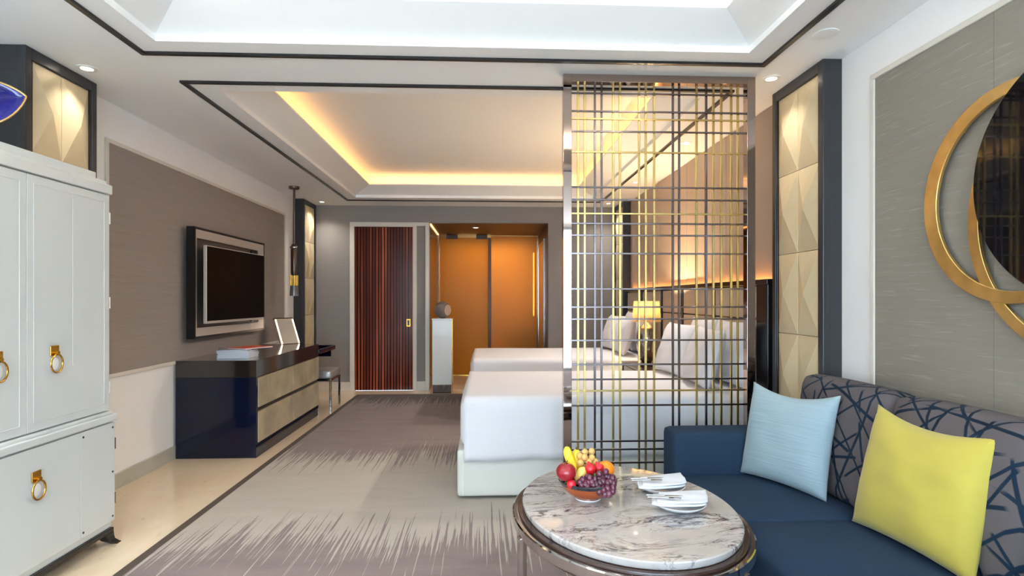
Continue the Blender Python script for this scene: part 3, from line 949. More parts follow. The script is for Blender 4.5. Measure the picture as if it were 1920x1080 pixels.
for (a, c, nm) in ((2.885, cy1 + .012, 'side_panel'), (cy0 - .01, 2.29, 'side_panel')):
    sp_ = box(nm, 'cab_white', -2.0, -1.98, a + .0015, c - .0015, .125, .645, cabt, bevel=.002)
    for yy in (a + .018, c - .02):
        for zz in (.15, .385, .62):
            if yy == a + .018 and zz == .385: continue
            B().tube([(-1.981, yy, zz), (-1.978, yy, zz)], .0055, 10).build('screw', 'trim_black', sp_)
    if a > 2.5:
        for zz in (.24, .53):
            B().tube([(-1.985, c + .004, zz - .03), (-1.985, c + .004, zz + .03)], .006, 10).build('hinge', 'steel', sp_)
box('base_rail', 'black_wood', xb, -1.985, cy0 - .01, cy1 + .012, .06, .085, cabt, bevel=.003)
for (fx, sx) in ((-2.01, 1), (xb + .03, 0)):
    for (fy, sy) in ((cy1 - .02, 1), (cy0 + .02, -1)):
        b = B()
        prof = [(0, .062, .034), (.004, .045, .03), (.012, .025, .024), (.028, .008, .02), (.036, 0, .02)]
        for k in range(len(prof) - 1):
            (o0, z0, w0), (o1, z1, w1) = prof[k], prof[k + 1]
            pts = []
            for (o_, z_, w_) in ((o0, z0, w0), (o1, z1, w1)):
                cx_, cy_ = fx + sx * o_, fy + sy * o_
                pts += [(cx_ - w_, cy_ - w_, z_), (cx_ + w_ * .8, cy_ - w_, z_), (cx_ + w_ * .8, cy_ + w_ * .8, z_), (cx_ - w_, cy_ + w_ * .8, z_)]
            b.add(pts, [(0, 1, 5, 4), (1, 2, 6, 5), (2, 3, 7, 6), (3, 0, 4, 7), (0, 3, 2, 1), (4, 5, 6, 7)])
        b.build('foot', 'black_wood', cabt)

# cobalt dish standing on the cabinet
ds = thing('cobalt_dish', 'glossy cobalt blue dish with gold rim on the white cabinet', 'dish', (-2.265, 2.68, 1.965))
def dish_pts(k, n=40):
    th = 2 * math.pi * k / n
    # pointed-oval outline: gentle upper arc, deep lower arc, corners left and right
    u = math.cos(th); v = math.sin(th)
    x = .175 * u
    z = (.062 if v > 0 else -.155) * (1 - abs(u) ** 2.2) ** .8 if abs(u) < 1 else 0
    return x, z
n = 40
verts, faces = [], []
rim = [dish_pts(k, n) for k in range(n)]
lv = 6
for L in range(lv + 1):
    q = 1 - L / lv
    for (x, z) in rim:
        verts.append((x * q, .085 * (1 - q * q), z * q - .01 * (1 - q)))
for L in range(lv):
    for k in range(n):
        k2 = (k + 1) % n
        faces.append((L * n + k, L * n + k2, (L + 1) * n + k2, (L + 1) * n + k))
mt = Matrix.Translation((-2.285, 2.66, 2.235)) @ Matrix.Rotation(R(38), 4, 'Z') @ Matrix.Rotation(R(-8), 4, 'X') @ Matrix.Rotation(R(-4), 4, 'Y')
dsh = B().add(verts, faces).xf(mt).build('shell', 'cobalt', ds, smooth=True, angle=80)
sd = dsh.modifiers.new('solid', 'SOLIDIFY'); sd.thickness = .008
rp_ = [mt @ Vector((x * 1.005, -.002, z * 1.005)) for x, z in rim]
B().tube(rp_ + rp_[:1], .0045, 8, cap=False).build('rim', 'gold_leaf', ds, smooth=True)
B().lathe([(.06, 0), (.058, .008), (.02, .016), (.014, .07), (.03, .115)], (-2.265, 2.70, 1.965), 24).build('stand', 'black_wood', ds, smooth=True)

# ================================================================== TELEVISION
tv = thing('television', 'black television inside a wide silver frame on the brown wall', 'television', (-2.46, 5.61, .967))
ty0, ty1, tz0, tz1 = 4.863, 6.364, .967, 1.908
txb, txf = -2.488, -2.42
box('wall_bracket', 'tv_housing', XL + .011, txb, 5.0, 6.2, 1.1, 1.75, tv)
b = B()
b.box(txb, txf, ty0, ty1, tz0, tz0 + .02); b.box(txb, txf, ty0, ty1, tz1 - .02, tz1)
b.box(txb, txf, ty0, ty0 + .02, tz0 + .02, tz1 - .02); b.box(txb, txf, ty1 - .02, ty1, tz0 + .02, tz1 - .02)
b.box(txb, txb + .02, ty0 + .02, ty1 - .02, tz0 + .02, tz1 - .02)
b.build('housing', 'tv_housing', tv)
def bevel_frame(x_o, x_i, y0, y1, z0, z1, wl, wr, wd):
    v = [(x_o, y0, z0), (x_o, y1, z0), (x_o, y1, z1), (x_o, y0, z1)]
    v += [(x_i, y0 + wl, z0 + wd), (x_i, y1 - wr, z0 + wd), (x_i, y1 - wr, z1 - wd), (x_i, y0 + wl, z1 - wd)]
    v += [(x_i - .012, p[1], p[2]) for p in v[:8]]
    f = []
    for k in range(4):
        k2 = (k + 1) % 4
        f += [(k, k2, 4 + k2, 4 + k), (8 + k, 12 + k, 12 + k2, 8 + k2), (k, 8 + k, 8 + k2, k2), (4 + k, 4 + k2, 12 + k2, 12 + k)]
    return v, f
v_, f_ = bevel_frame(txf - .002, txf - .012, ty0 + .02, ty1 - .02, tz0 + .02, tz1 - .02, .04, .12, .07)
B().add(v_, f_).build('silver_frame', 'tv_silver', tv)
box('recess_panel', 'tv_grey', txb + .02, txb + .035, ty0 + .02, ty1 - .02, tz0 + .02, tz1 - .02, tv)
for (a, c, d, e) in ((ty1 - .30, ty1 - .15, tz1 - .15, tz1 - .10), (ty1 - .30, ty1 - .15, tz0 + .10, tz0 + .14)):
    box('speaker_slot', 'tv_housing', txb + .035, txb + .05, a, c, d, e, tv)
# screen, swung slightly off the wall
sw, sh_ = 1.13, .662
scr = B().box(-.014, .014, -sw / 2, sw / 2, -sh_ / 2, sh_ / 2)
mts = Matrix.Translation((-2.338, 5.475, 1.424)) @ Matrix.Rotation(R(-2.2), 4, 'Z')
so = scr.xf(mts).build('screen_body', 'tv_silver', tv, bevel=.003)
B().box(.014, .0165, -sw / 2 + .008, sw / 2 - .008, -sh_ / 2 + .022, sh_ / 2 - .008).xf(mts).build('display', 'tv_black', so)
B().box(-.12, -.014, -.12, .12, -.1, .1).xf(mts).build('mount', 'tv_housing', tv)

# ================================================================== CONSOLE AND DESK
cx0, cx1, ky0, ky1 = XL + .02, -1.877, 4.76, 6.50
con = thing('console', 'navy black lacquered console with four silver-leaf drawer fronts', 'console', ((cx0 + cx1) / 2, (ky0 + ky1) / 2, 0))
box('carcass', 'navy_lacquer', cx0, cx1 - .022, ky0 + .0, ky1, 0, .66, con, bevel=.002)
box('plinth', 'navy_lacquer', cx1 - .022, cx1, ky0 + .0, ky1, 0, .112, con, bevel=.002)
box('top', 'brown_lacquer', cx0, cx1, ky0, ky1, .66, .798, con, bevel=.002)
box('front_stile', 'navy_lacquer', cx1 - .022, cx1, ky0, ky0 + .035, .112, .66, con, bevel=.002)
kmid = (ky0 + .037 + ky1) / 2
for (z0, z1) in ((.408, .652), (.118, .372)):
    for (a, c) in ((ky0 + .037, kmid - .005), (kmid + .005, ky1 - .004)):
        dw = box('drawer', 'silver_leaf', cx1 - .022, cx1 + .004, a, c, z0, z1, con, bevel=.002)
for (z0, z1) in ((.408, .652), (.118, .372)):
    box('divider_strip', 'steel', cx1 - .022, cx1 + .001, kmid - .003, kmid + .003, z0, z1, con)
box('finger_channel', 'trim_black', cx1 - .022, cx1 - .012, ky0 + .037, ky1 - .004, .374, .406, con)
dk = thing('desk', 'low dark desk ledge extending beyond the console', 'desk', ((cx0 + cx1) / 2, 6.85, 0))
box('top', 'brown_lacquer', cx0, cx1 + .02, ky1 + .003, 7.14, .685, .705, dk, bevel=.002)
for (a, c) in ((cx1 + .002, cx1 + .02), ):
    box('edge_lip', 'navy_lacquer', a, c, ky1 + .003, 7.14, .705, .735, dk, bevel=.002)
box('edge_lip', 'navy_lacquer', cx0, cx1 + .002, 7.122, 7.14, .705, .735, dk, bevel=.002)
box('apron', 'navy_lacquer', cx0 + .02, cx1 - .02, 7.08, 7.10, .60, .685, dk)
box('side_support', 'navy_lacquer', cx0 + .02, cx0 + .3, 7.10, 7.125, 0, .685, dk)

# vanity mirror
base = Vector((-2.262, 6.43, .803))
e1 = Vector((.13, .15, 0)).normalized(); nrm0 = Vector((e1.y, -e1.x, 0))
vm = thing('vanity_mirror', 'tilted vanity mirror with two glowing edge strips on the console', 'mirror', base + e1 * .11)
tilt = R(-28)
up_ = (Vector((0, 0, 1)) * math.cos(tilt) + nrm0 * math.sin(tilt)).normalized()
nn = e1.cross(up_).normalized()
def vbox(u0, u1, v0, v1, n0, n1):
    b = B(); pts = []
    for v in (v0, v1):
        for (u, n_) in ((u0, n0), (u1, n0), (u1, n1), (u0, n1)):
            pts.append(base + e1 * u + up_ * v + nn * n_)
    return b.add(pts, [(0, 3, 2, 1), (4, 5, 6, 7), (0, 1, 5, 4), (1, 2, 6, 5), (2, 3, 7, 6), (3, 0, 4, 7)])
sgn = 1 if nn.dot(nrm0) > 0 else -1
vbox(0, .225, 0, .31, -sgn * .035, 0).build('backing', 'cream', vm)
vbox(.02, .205, .002, .30, 0, sgn * .003).build('glass', 'mirror', vm)
vbox(.006, .013, .002, .30, 0, sgn * .005).build('light_strip', 'led_white', vm)
vbox(.212, .219, .002, .30, 0, sgn * .005).build('light_strip', 'led_white', vm)
vbox(0, .225, .31, .322, -sgn * .035, sgn * .003).build('top_cap', 'black_wood', vm)

# books on the console
bz = .799
bk = [('lowest', 0.0), ('middle', .0), ('upper', .0)]
bh = .022
for i, nm in enumerate(('bottom', 'middle', 'top')):
    t = thing('book', 'white book, %s of the small stack on the console' % nm, 'book', (-2.14, 5.02, bz + i * bh), group='white books on the console')
    dx = (0, .004, -.003)[i]
    box('cover', 'book_white', -2.27 + dx, -2.0 + dx, 4.92, 5.13, bz + i * bh, bz + i * bh + .003, t)
    box('page_block', 'napkin', -2.266 + dx, -2.004 + dx, 4.924, 5.126, bz + i * bh + .003, bz + (i + 1) * bh - .003, t)
    box('cover', 'book_white', -2.27 + dx, -2.0 + dx, 4.92, 5.13, bz + (i + 1) * bh - .003, bz + (i + 1) * bh - .0003, t)
def magazine(label, m, x, y, z, rz, w_, l_, h_):
    t = thing('magazine', label, 'magazine', (x, y, z), rz, local=True)
    box('cover', m, -w_ / 2, w_ / 2, -l_ / 2, l_ / 2, h_ - .002, h_, t)
    box('pages', 'napkin', -w_ / 2 + .002, w_ / 2 - .002, -l_ / 2 + .002, l_ / 2 - .002, .001, h_ - .002, t)
    box('cover', m, -w_ / 2, w_ / 2, -l_ / 2, l_ / 2, 0, .001, t)
magazine('pale grey magazine lying across the stack of white books', 'magazine_grey', -2.18, 5.06, bz + 3 * bh, R(25), .25, .30, .008)
magazine('orange magazine on top of the stack of white books', 'magazine_orange', -2.06, 5.10, bz + 3 * bh + .009, R(-28), .22, .29, .010)

# stool under the desk
st = thing('stool', 'silver upholstered stool with thin metal legs under the desk', 'stool', (-2.03, 6.95, 0))
sx0, sx1, sy0, sy1 = -2.28, -1.80, 6.74, 7.17
soft_box(sx0 + .004, sx1 - .004, sy0 + .004, sy1 - .004, .37, .465, .022, (0, 0, .006)).build('seat', 'stool_leather', st, smooth=True)
box('seat_frame', 'acrylic_leg', sx0, sx1, sy0, sy1, .345, .37, st, bevel=.003)
for xx in (sx0, sx1 - .024):
    for yy in (sy0, sy1 - .024):
        box('leg', 'acrylic_leg', xx, xx + .024, yy, yy + .024, 0, .345, st, bevel=.003)

# pendant lamp
px, py = -2.262, 6.85
pd = thing('pendant_lamp', 'slim bronze pendant lamp with gold band hanging over the desk', 'lamp', (px, py, 1.34))
B().lathe([(.055, H - .03), (.06, H - .022), (.06, H)], (px, py, 0), 24).build('ceiling_rose', 'pendant_bronze', pd, smooth=True)
B().tube([(px, py, 1.93), (px, py, H - .03)], .013, 12).build('rod', 'pendant_bronze', pd, smooth=True)
B().lathe([(.03, 1.575), (.037, 1.6), (.037, 1.925), (.02, 1.95)], (px, py, 0), 24).build('tube', 'pendant_bronze', pd, smooth=True)
B().lathe([(.046, 1.90), (.048, 1.905), (.048, 1.915), (.046, 1.92)], (px, py, 0), 24).build('collar', 'steel', pd, smooth=True)
gb = B().lathe([(.036, 1.464), (.036, 1.578)], (px, py, 0), 24).build('gold_band', 'gold_leaf', pd, smooth=True)
for k in range(10):
    a = 2 * math.pi * k / 10
    B().tube([(px + .041 * math.cos(a), py + .041 * math.sin(a), 1.462), (px + .041 * math.cos(a), py + .041 * math.sin(a), 1.58)], .007, 8).build('rib', 'brass', gb, smooth=True)
B().lathe([(.05, 1.338), (.05, 1.345), (.043, 1.462), (.0, 1.462)], (px, py, 0), 24).build('glass_shade', 'smoke_glass', pd, smooth=True)

# ================================================================== BEDS
BED_DY = 2.34
hem_rand = random.Random(9)
def bed(dy, label, cov_label, pil_labels):
    y0, y1 = 3.664 + dy, 4.97 + dy
    x0, x1 = -.184, 1.86
    t = thing('bed', label, 'bed', ((x0 + x1) / 2, (y0 + y1) / 2, G), group='twin beds')
    soft_box(x0, x1, y0, y1, G + .02, .335, .022).build('base', 'bed_leather', t, smooth=True)
    box('seam', 'trim_white', x0 + .035, x0 + .041, y0 - .0025, y0 + .01, G + .03, .325, t)
    for xx in (x0 + .12, x1 - .15):
        for yy in (y0 + .1, y1 - .14):
            box('foot', 'trim_black', xx, xx + .05, yy, yy + .05, G, G + .021, t)
    soft_box(x0 + .02, x1 - .02, y0 + .02, y1 - .02, .345, .652, .05, (.012, .01, .006)).build('mattress', 'linen', t, smooth=True)
    # draped cover
    b = B()
    nx, ns = 60, 0
    path = []
    yn, yf, zt, rr = y0 + .004, y1 - .004, .668, .05
    for k in range(9): path.append((0, k / 8.0))
    for k in range(1, 7): path.append((1, k / 6.0))
    for k in range(1, 13): path.append((2, k / 12.0))
    for k in range(1, 7): path.append((3, k / 6.0))
    for k in range(1, 9): path.append((4, k / 8.0))
    xs0, xs1 = x0 + .045, x1 - .03
    vs_, fs_ = [], []
    for i in range(nx + 1):
        f = i / nx
        X = xs0 + (xs1 - xs0) * f
        hem = .262 + .03 * min(1, f * 1.8) + .004 * math.sin(9 * f + dy)
        rip = .005 * math.sin(X * 17 + dy) + .004 * math.sin(X * 31 + 1.3)
        for (sec, s) in path:
            if sec == 0:
                z = hem + (zt - rr - hem) * s; Y = yn - .012 - (rip + .014) * (1 - s)
            elif sec == 1:
                a = math.pi / 2 * s
                Y = yn - .012 + rr * (1 - math.cos(a)); z = zt - rr + rr * math.sin(a)
            elif sec == 2:
                Y = yn - .012 + rr + (yf + .012 - rr - (yn - .012 + rr)) * s
                z = zt + .003 * math.sin(X * 5 + Y * 7) + .006 * math.sin(math.pi * s)
            elif sec == 3:
                a = math.pi / 2 * s
                Y = yf + .012 - rr + rr * math.sin(a); z = zt - rr + rr * math.cos(a)
            else:
                z = zt - rr + (hem - (zt - rr)) * s; Y = yf + .012 + (rip + .01) * s
            vs_.append((X, Y, z))
    m_ = len(path)
    for i in range(nx):
        for k in range(m_ - 1):
            fs_.append((i * m_ + k, (i + 1) * m_ + k, (i + 1) * m_ + k + 1, i * m_ + k + 1))
    cv = b.add(vs_, fs_).build('bed_cover', 'linen', None, smooth=True, angle=60)
    sd = cv.modifiers.new('solid', 'SOLIDIFY'); sd.thickness = .008; sd.offset = 1
    tag(cv, cov_label, 'bed cover', 'white bed covers')
    # pillows: two leaning against the headboard, two lower ones in front
    for i, (xx, yy, rot, tl, w_, h_, th) in enumerate(((1.74, y0 + .40, 2, -9, .56, .46, .14), (1.74, y0 + .975, -3, -9, .58, .46, .14),
                                                       (1.50, y0 + .385, -4, -17, .58, .42, .16), (1.50, y0 + .975, 4, -18, .58, .43, .16))):
        pm = pillow(w_, h_, th, 18, .05, .004, seed=i + 3)
        pm.xf(Matrix.Rotation(R(tl * -1), 4, 'Y'))
        ob = pm.build('bed_pillow', 'pillow_linen', None, smooth=True, origin=(0, 0, 0), angle=70)
        ob.location = (xx, yy, .69)
        ob.rotation_euler = (0, 0, R(rot))
        tag(ob, pil_labels[i], 'pillow', 'white bed pillows')
bed(0, 'nearer bed with cream leather base behind the metal screen', 'white cover hanging down the side of the nearer bed',
    ['white pillow at back, near side of the nearer bed', 'white pillow at back, lamp side of the nearer bed',
     'white front pillow, screen side of the nearer bed', 'white front pillow, lamp side of the nearer bed'])
bed(BED_DY, 'farther bed by the alcove, beyond the nearer bed', 'white cover draped over the farther bed',
    ['white pillow at back, lamp side of the farther bed', 'white pillow at back, far side of the farther bed',
     'white front pillow, lamp side of the farther bed', 'white front pillow, far side of the farther bed'])

# headboard wall
hbt = thing('headboard', 'long padded headboard wall with black rail and warm glow above', 'headboard', (1.92, 5.67, 0))
hx = 1.895
hy0, hy1 = 3.70, 7.62
box('backing', 'black_wood', hx + .02, XR - .015, hy0, hy1, 0, 1.40, hbt)
divs = [3.86, 4.66, 5.42, 6.06, 6.85, 7.58]
for i in range(len(divs) - 1):
    a, c = divs[i], divs[i + 1]
    for (z0, z1) in ((.02, 1.155), (1.165, 1.39)):
        box('panel', 'head_panel', hx, hx + .02, a + .022, c - .022, z0, z1, hbt, bevel=.005)
for yv in divs[1:-1]:
    box('divider', 'black_wood', hx - .012, hx + .02, yv - .02, yv + .02, 0, 1.40, hbt, bevel=.003)
box('post', 'black_wood', hx - .03, hx + .02, hy0, 3.86, 0, 1.40, hbt, bevel=.004)
box('post', 'black_wood', hx - .012, hx + .02, 7.58, hy1, 0, 1.40, hbt, bevel=.004)
box('top_rail', 'black_wood', hx - .035, hx + .02, hy0, hy1, 1.40, 1.435, hbt, bevel=.003)
box('light_strip', 'led_warm', hx + .024, hx + .036, hy0 + .1, hy1 - .05, 1.40, 1.408, hbt)
light('headboard_light', 'AREA', (1.935, (hy0 + hy1) / 2, 1.412), HEAD_W, warm, rot=(R(180), 0, 0), size=.03, size_y=hy1 - hy0 - .2)

# nightstand
ns = thing('nightstand', 'dark framed nightstand between the two beds', 'nightstand', (1.65, 5.48, G))
nx0, nx1, ny0, ny1 = 1.42, 1.875, 5.06, 5.92
box('top', 'dark_wood', nx0, nx1, ny0, ny1, .625, .655, ns, bevel=.003)
box('drawer', 'dark_wood', nx0 + .01, nx1, ny0 + .03, ny1 - .03, .47, .615, ns, bevel=.003)
box('lower_shelf', 'dark_wood', nx0 + .02, nx1 - .01, ny0 + .02, ny1 - .02, .15, .172, ns, bevel=.003)
for xx in (nx0 + .004, nx1 - .032):
    for yy in (ny0 + .004, ny1 - .032):
        box('leg', 'black_wood', xx, xx + .028, yy, yy + .028, G, .625, ns, bevel=.003)

# bedside lamp
lx, ly, lz = 1.565, 5.50, .656
lp = thing('bedside_lamp', 'glowing bedside lamp with cream shade and mercury glass body', 'lamp', (lx, ly, lz))
B().lathe([(.075, 0), (.075, .012), (.05, .02), (.05, .032)], (lx, ly, lz), 28).build('foot', 'black_wood', lp, smooth=True)
B().lathe([(.045, .032), (.066, .06), (.09, .15), (.098, .24), (.088, .33), (.055, .385), (.03, .405), (.022, .44)], (lx, ly, lz), 28).build('body', 'mercury', lp, smooth=True)
B().tube([(lx, ly, lz + .43), (lx, ly, lz + .50)], .01, 10).build('stem', 'brass', lp, smooth=True)
sh = B(); prof = [(.138, .425), (.122, .625)]
vs_, fs_ = [], []
for (r_, z_) in prof:
    for k in range(36):
        a = 2 * math.pi * k / 36
        vs_.append((lx + r_ * math.cos(a), ly + r_ * math.sin(a), lz + z_))
for k in range(36):
    k2 = (k + 1) % 36
    fs_.append((k, k2, 36 + k2, 36 + k))
so = sh.add(vs_, fs_).build('shade', 'shade', lp, smooth=True)
sd = so.modifiers.new('solid', 'SOLIDIFY'); sd.thickness = .003
B().ball((lx, ly, lz + .53), .028, 12, 8).build('bulb', 'led_white', lp, smooth=True)
light('lamp_light', 'POINT', (lx, ly, lz + .56), 42, (1, .74, .42), lp, size=.03)  # bulb

# pedestal and round ornament at the back wall
pc = thing('pedestal', 'slim white pedestal with mirrored plinth by the alcove', 'pedestal', (-.6, 7.98, 0))
box('body', 'cab_white', -.735, -.465, 7.86, 8.13, .125, 1.015, pc, bevel=.003)
box('top', 'cab_white', -.742, -.458, 7.852, 8.137, 1.015, 1.034, pc, bevel=.003)
box('corner_strip', 'brass', -.465, -.458, 7.856, 7.866, .02, 1.015, pc)
box('plinth', 'mirror', -.725, -.475, 7.87, 8.12, 0, .125, pc)
ox, oy, oz, orr = -.60, 7.985, 1.034, .118
orn = thing('ball_ornament', 'round taupe ball ornament with pale disc face on the pedestal', 'ornament', (ox, oy, oz))
b = B().ball((0, 0, 0), orr, 28, 18)
for i, p in enumerate(b.v):
    if p[0] > orr * .72: b.v[i] = (orr * .72, p[1], p[2])
mo = Matrix.Translation((ox, oy, oz + orr * .985)) @ Matrix.Rotation(R(-32), 4, 'Z')
b.xf(mo).build('ball', 'taupe_ball', orn, smooth=True)
d = B().lathe([(orr * .64, 0), (orr * .64, .004), (orr * .5, .007)], (0, 0, 0), 28)
d.xf(mo @ Matrix.Translation((orr * .72, 0, 0)) @ Matrix.Rotation(R(90), 4, 'Y')).build('disc_face', 'cream', orn, smooth=True)

# ================================================================== METAL SCREEN
S0, S1, SY0, SY1 = .456, 1.612, 3.345, 3.40
scn = thing('divider_screen', 'tall metal room divider screen of crossing gold and grey bars', 'screen', ((S0 + S1) / 2, (SY0 + SY1) / 2, G))
fw = .05
box('post', 'bronze_mirror', S0, S0 + fw, SY0, SY1, G, H, scn, bevel=.0015)
box('post', 'bronze_mirror', S1 - fw, S1, SY0, SY1, G, H, scn, bevel=.0015)
box('rail', 'bronze_mirror', S0 + fw, S1 - fw, SY0, SY1, H - .045, H, scn, bevel=.0015)
box('rail', 'bronze_mirror', S0 + fw, S1 - fw, SY0, SY1, G, G + .05, scn, bevel=.0015)
vx = [.547, .587, .648, .688, .758, .799, .914, .954, 1.005, 1.119, 1.157, 1.263, 1.322, 1.366, 1.414, 1.475, 1.515]
vg = 'ggkkggggg' + 'kkgkgggg'
for x, c in zip(vx, vg):
    box('vertical_bar', 'gold_bar' if c == 'g' else 'gun_bar', x - .0062, x + .0062, 3.366, 3.378, G + .05, H - .045, scn, bevel=.001, seg=1)
hz = [(2.522, 'k'), (2.415, 'k'), (2.370, 'g'), (2.296, 'k'), (2.173, 'g'), (1.964, 'k'), (1.891, 'k'), (1.808, 'g'), (1.749, 'k'), (1.679, 'k'), (1.571, 'k'),
      (1.361, 'k'), (1.253, 'k'), (1.182, 'k'), (1.056, 'k'), (.912, 'k'), (.824, 'k'), (.756, 'g'), (.669, 'k'), (.456, 'k'), (.407, 'k'), (.328, 'k'), (.2, 'g'), (.13, 'k')]
for z, c in hz:
    box('horizontal_bar', 'gold_bar' if c == 'g' else 'gun_bar', S0 + fw, S1 - fw, 3.356, 3.366, z - .005, z + .005, scn, bevel=.001, seg=1)

# ================================================================== SOFA
sf = thing('sofa', 'dark blue sofa with patterned grey back cushions along the right wall', 'sofa', (1.5, 2.1, G))
fx, sb = 1.035, 1.945
ends = (.83, 3.30)
box('base', 'sofa_blue', fx + .03, 1.85, ends[0] + .02, ends[1] - .02, .07, .20, sf, bevel=.01)
for xx in (fx + .08, 1.75):
    for yy in (ends[0] + .08, ends[1] - .14):
        box('foot', 'black_wood', xx, xx + .05, yy, yy + .05, G, .07, sf)
soft_box(fx - .005, 1.855, 3.068, 3.30, .06, .565, .035, (0, .004, .004)).build('arm', 'sofa_blue', sf, smooth=True)
soft_box(fx - .005, sb, .83, 1.03, .06, .565, .035, (0, .004, .004)).build('arm', 'sofa_blue', sf, smooth=True)
cuts = [3.066, 2.412, 1.722, 1.032]
for i in range(3):
    soft_box(fx, 1.72, cuts[i + 1] + .001, cuts[i] - .001, .195, .345, .028, (.004, 0, .012)).build('seat_cushion', 'sofa_blue', sf, smooth=True)
box('back_frame', 'sofa_blue', 1.86, sb, 1.03, 3.064, .2, .76, sf, bevel=.02)
bcuts = [3.066, 2.365, 1.70, 1.032]
for i in range(3):
    b = soft_box(-.10, .10, bcuts[i + 1] + .003, bcuts[i] - .003, 0, .56, .06, (.02, 0, .008))
    # lean: top further back
    b.xf(Matrix.Translation((1.745, 0, .335)) @ Matrix.Rotation(R(8), 4, 'Y'))
    b.build('back_cushion', 'sofa_pattern', sf, smooth=True)

def throw(name, label, m, wd, ht, th, p0, p1, lean, seed, wr=.0016):
    """pillow whose bottom edge runs p0->p1 (world xy), leaning back by lean degrees"""
    p0, p1 = Vector(p0), Vector(p1)
    d = (p1 - p0).to_2d()
    ang = math.atan2(d.y, d.x) - math.pi / 2       # local y axis along d
    pm = pillow(wd, ht, th, 26, .06, wr, seed, top=.20)
    ob = pm.build(name, m, None, smooth=True, origin=(0, 0, 0), angle=80)
    c = (p0 + p1) / 2
    ob.matrix_world = Matrix.Translation(c) @ Matrix.Rotation(ang, 4, 'Z') @ Matrix.Rotation(R(lean), 4, 'Y')
    return tag(ob, label, 'cushion', 'scatter cushions on the sofa')
throw('throw_pillow', 'light blue ribbed square cushion in the sofa corner', 'cushion_blue', .51, .50, .15, (1.40, 3.06, .352), (1.585, 2.61, .352), -12, 2)
throw('throw_pillow', 'yellow square cushion against the patterned sofa back', 'cushion_yellow', .56, .51, .17, (1.565, 2.37, .352), (1.61, 1.81, .352), -14, 4, .0026)

# ================================================================== COFFEE TABLE
TC = (.527, 2.136); TA, TB, TR = .385, .492, .121
TZ = .53
tb = thing('coffee_table', 'oval marble-topped coffee table with dark wood apron and chrome ring', 'table', (TC[0], TC[1], G), TR, local=True)
def oval(prof, name, m, par, seg=96, bevel=0):
    b = B(); vs_, fs_ = [], []
    for (off, z) in prof:
        for k in range(seg):
            a = 2 * math.pi * k / seg
            vs_.append(((TA + off) * math.cos(a), (TB + off) * math.sin(a), z - G))
    for i in range(len(prof) - 1):
        for k in range(seg):
            k2 = (k + 1) % seg
            fs_.append((i * seg + k, i * seg + k2, (i + 1) * seg + k2, (i + 1) * seg + k))
    closed = prof[0] == prof[-1]
    if not closed:
        fs_.append(tuple(range(seg))[::-1]); fs_.append(tuple((len(prof) - 1) * seg + k for k in range(seg)))
    return b.add(vs_, fs_).build(name, m, par, smooth=True, angle=35)
oval([(-.012, TZ - .026), (-.004, TZ - .024), (0, TZ - .016), (0, TZ - .004), (-.004, TZ), (-.012, TZ + .0005)], 'marble_top', 'table_marble', tb)
oval([(-.05, TZ - .10), (.0, TZ - .10), (.012, TZ - .06), (.018, TZ - .034), (.016, TZ - .027), (-.01, TZ - .0262)], 'apron', 'dark_wood', tb)
oval([(.022, TZ - .075), (.034, TZ - .075), (.038, TZ - .07), (.038, TZ - .04), (.034, TZ - .036), (.022, TZ - .036), (.022, TZ - .075)], 'chrome_ring', 'chrome', tb)
for k in range(4):
    a = R((188, 352, 128, 52)[k]) if k < 2 else R((120, 60)[k - 2] + 180)
    cx_, cy_ = (TA + .03) * math.cos(a), (TB + .03) * math.sin(a)
    b = B().box(-.013, .013, -.018, .018, 0, TZ - .07 - G)
    b.xf(Matrix.Translation((cx_, cy_, 0)) @ Matrix.Rotation(a, 4, 'Z'))
    b.build('leg', 'chrome', tb, bevel=.003)

# ---- fruit bowl
bc = Vector((.393, 2.188, TZ + .001))
bw = thing('fruit_bowl', 'brown glazed bowl with dark rim holding fruit on the table', 'bowl', bc)
B().lathe([(.044, 0), (.048, .003), (.047, .008), (.072, .02), (.096, .042), (.108, .066), (.1105, .074), (.106, .074), (.092, .048), (.066, .028), (.03, .019), (.001, .017)], bc, 44).build('body', 'bowl_glaze', bw, smooth=True)
B().lathe([(.1055, .063), (.109, .0625), (.1135, .0745), (.1105, .0775), (.1055, .0755), (.1055, .063)], bc, 44).build('rim', 'bowl_rim', bw, smooth=True)
B().lathe([(.047, -.0005), (.0505, .002), (.049, .006), (.046, .006)], bc, 36).build('foot_ring', 'porcelain', bw, smooth=True)
def FP(cx_, cy_, dy=0.0):
    """crop pixel of the fruit close-up -> position in the bowl at depth offset dy"""
    pxx, pyy = 1020 + cx_ / 7.71, 820 + cy_ / 7.71
    f_ = 1070.0; a_ = math.atan(49 / 1070.0)
    u, v = (pxx - 960) / f_, (561 - pyy) / f_
    dx, dyy = u * math.cos(a_) + math.sin(a_), math.cos(a_) - u * math.sin(a_)
    t = (bc.y + dy) / dyy
    return Vector((t * dx, t * dyy, 1.3 + t * v))
def round_fruit(name, label, cat, m, c, r, stem=True, squash=.9, dimple=.25):
    t = thing(name, label, cat, (c.x, c.y, c.z - r * squash))
    prof = []
    for i in range(17):
        a = -math.pi / 2 + math.pi * i / 16
        rr, zz = r * math.cos(a), r * squash * math.sin(a)
        k = max(0, 1 - rr / (r * .45))
        zz -= math.copysign(dimple * r * k * k, zz)
        prof.append((max(rr, 1e-4), zz))
    B().lathe(prof, c, 24).build('flesh', m, t, smooth=True, angle=80)
    if stem:
        B().tube([c + Vector((0, 0, r * squash - dimple * r - .002)), c + Vector((.002, 0, r * squash + .002)), c + Vector((.006, 0, r * squash + .008))], .0018, 6).build('stem', 'brown_stem', t)
    return t
round_fruit('apple', 'glossy red apple at the left of the fruit bowl', 'apple', 'apple', FP(320, 500, -.045), .0385)
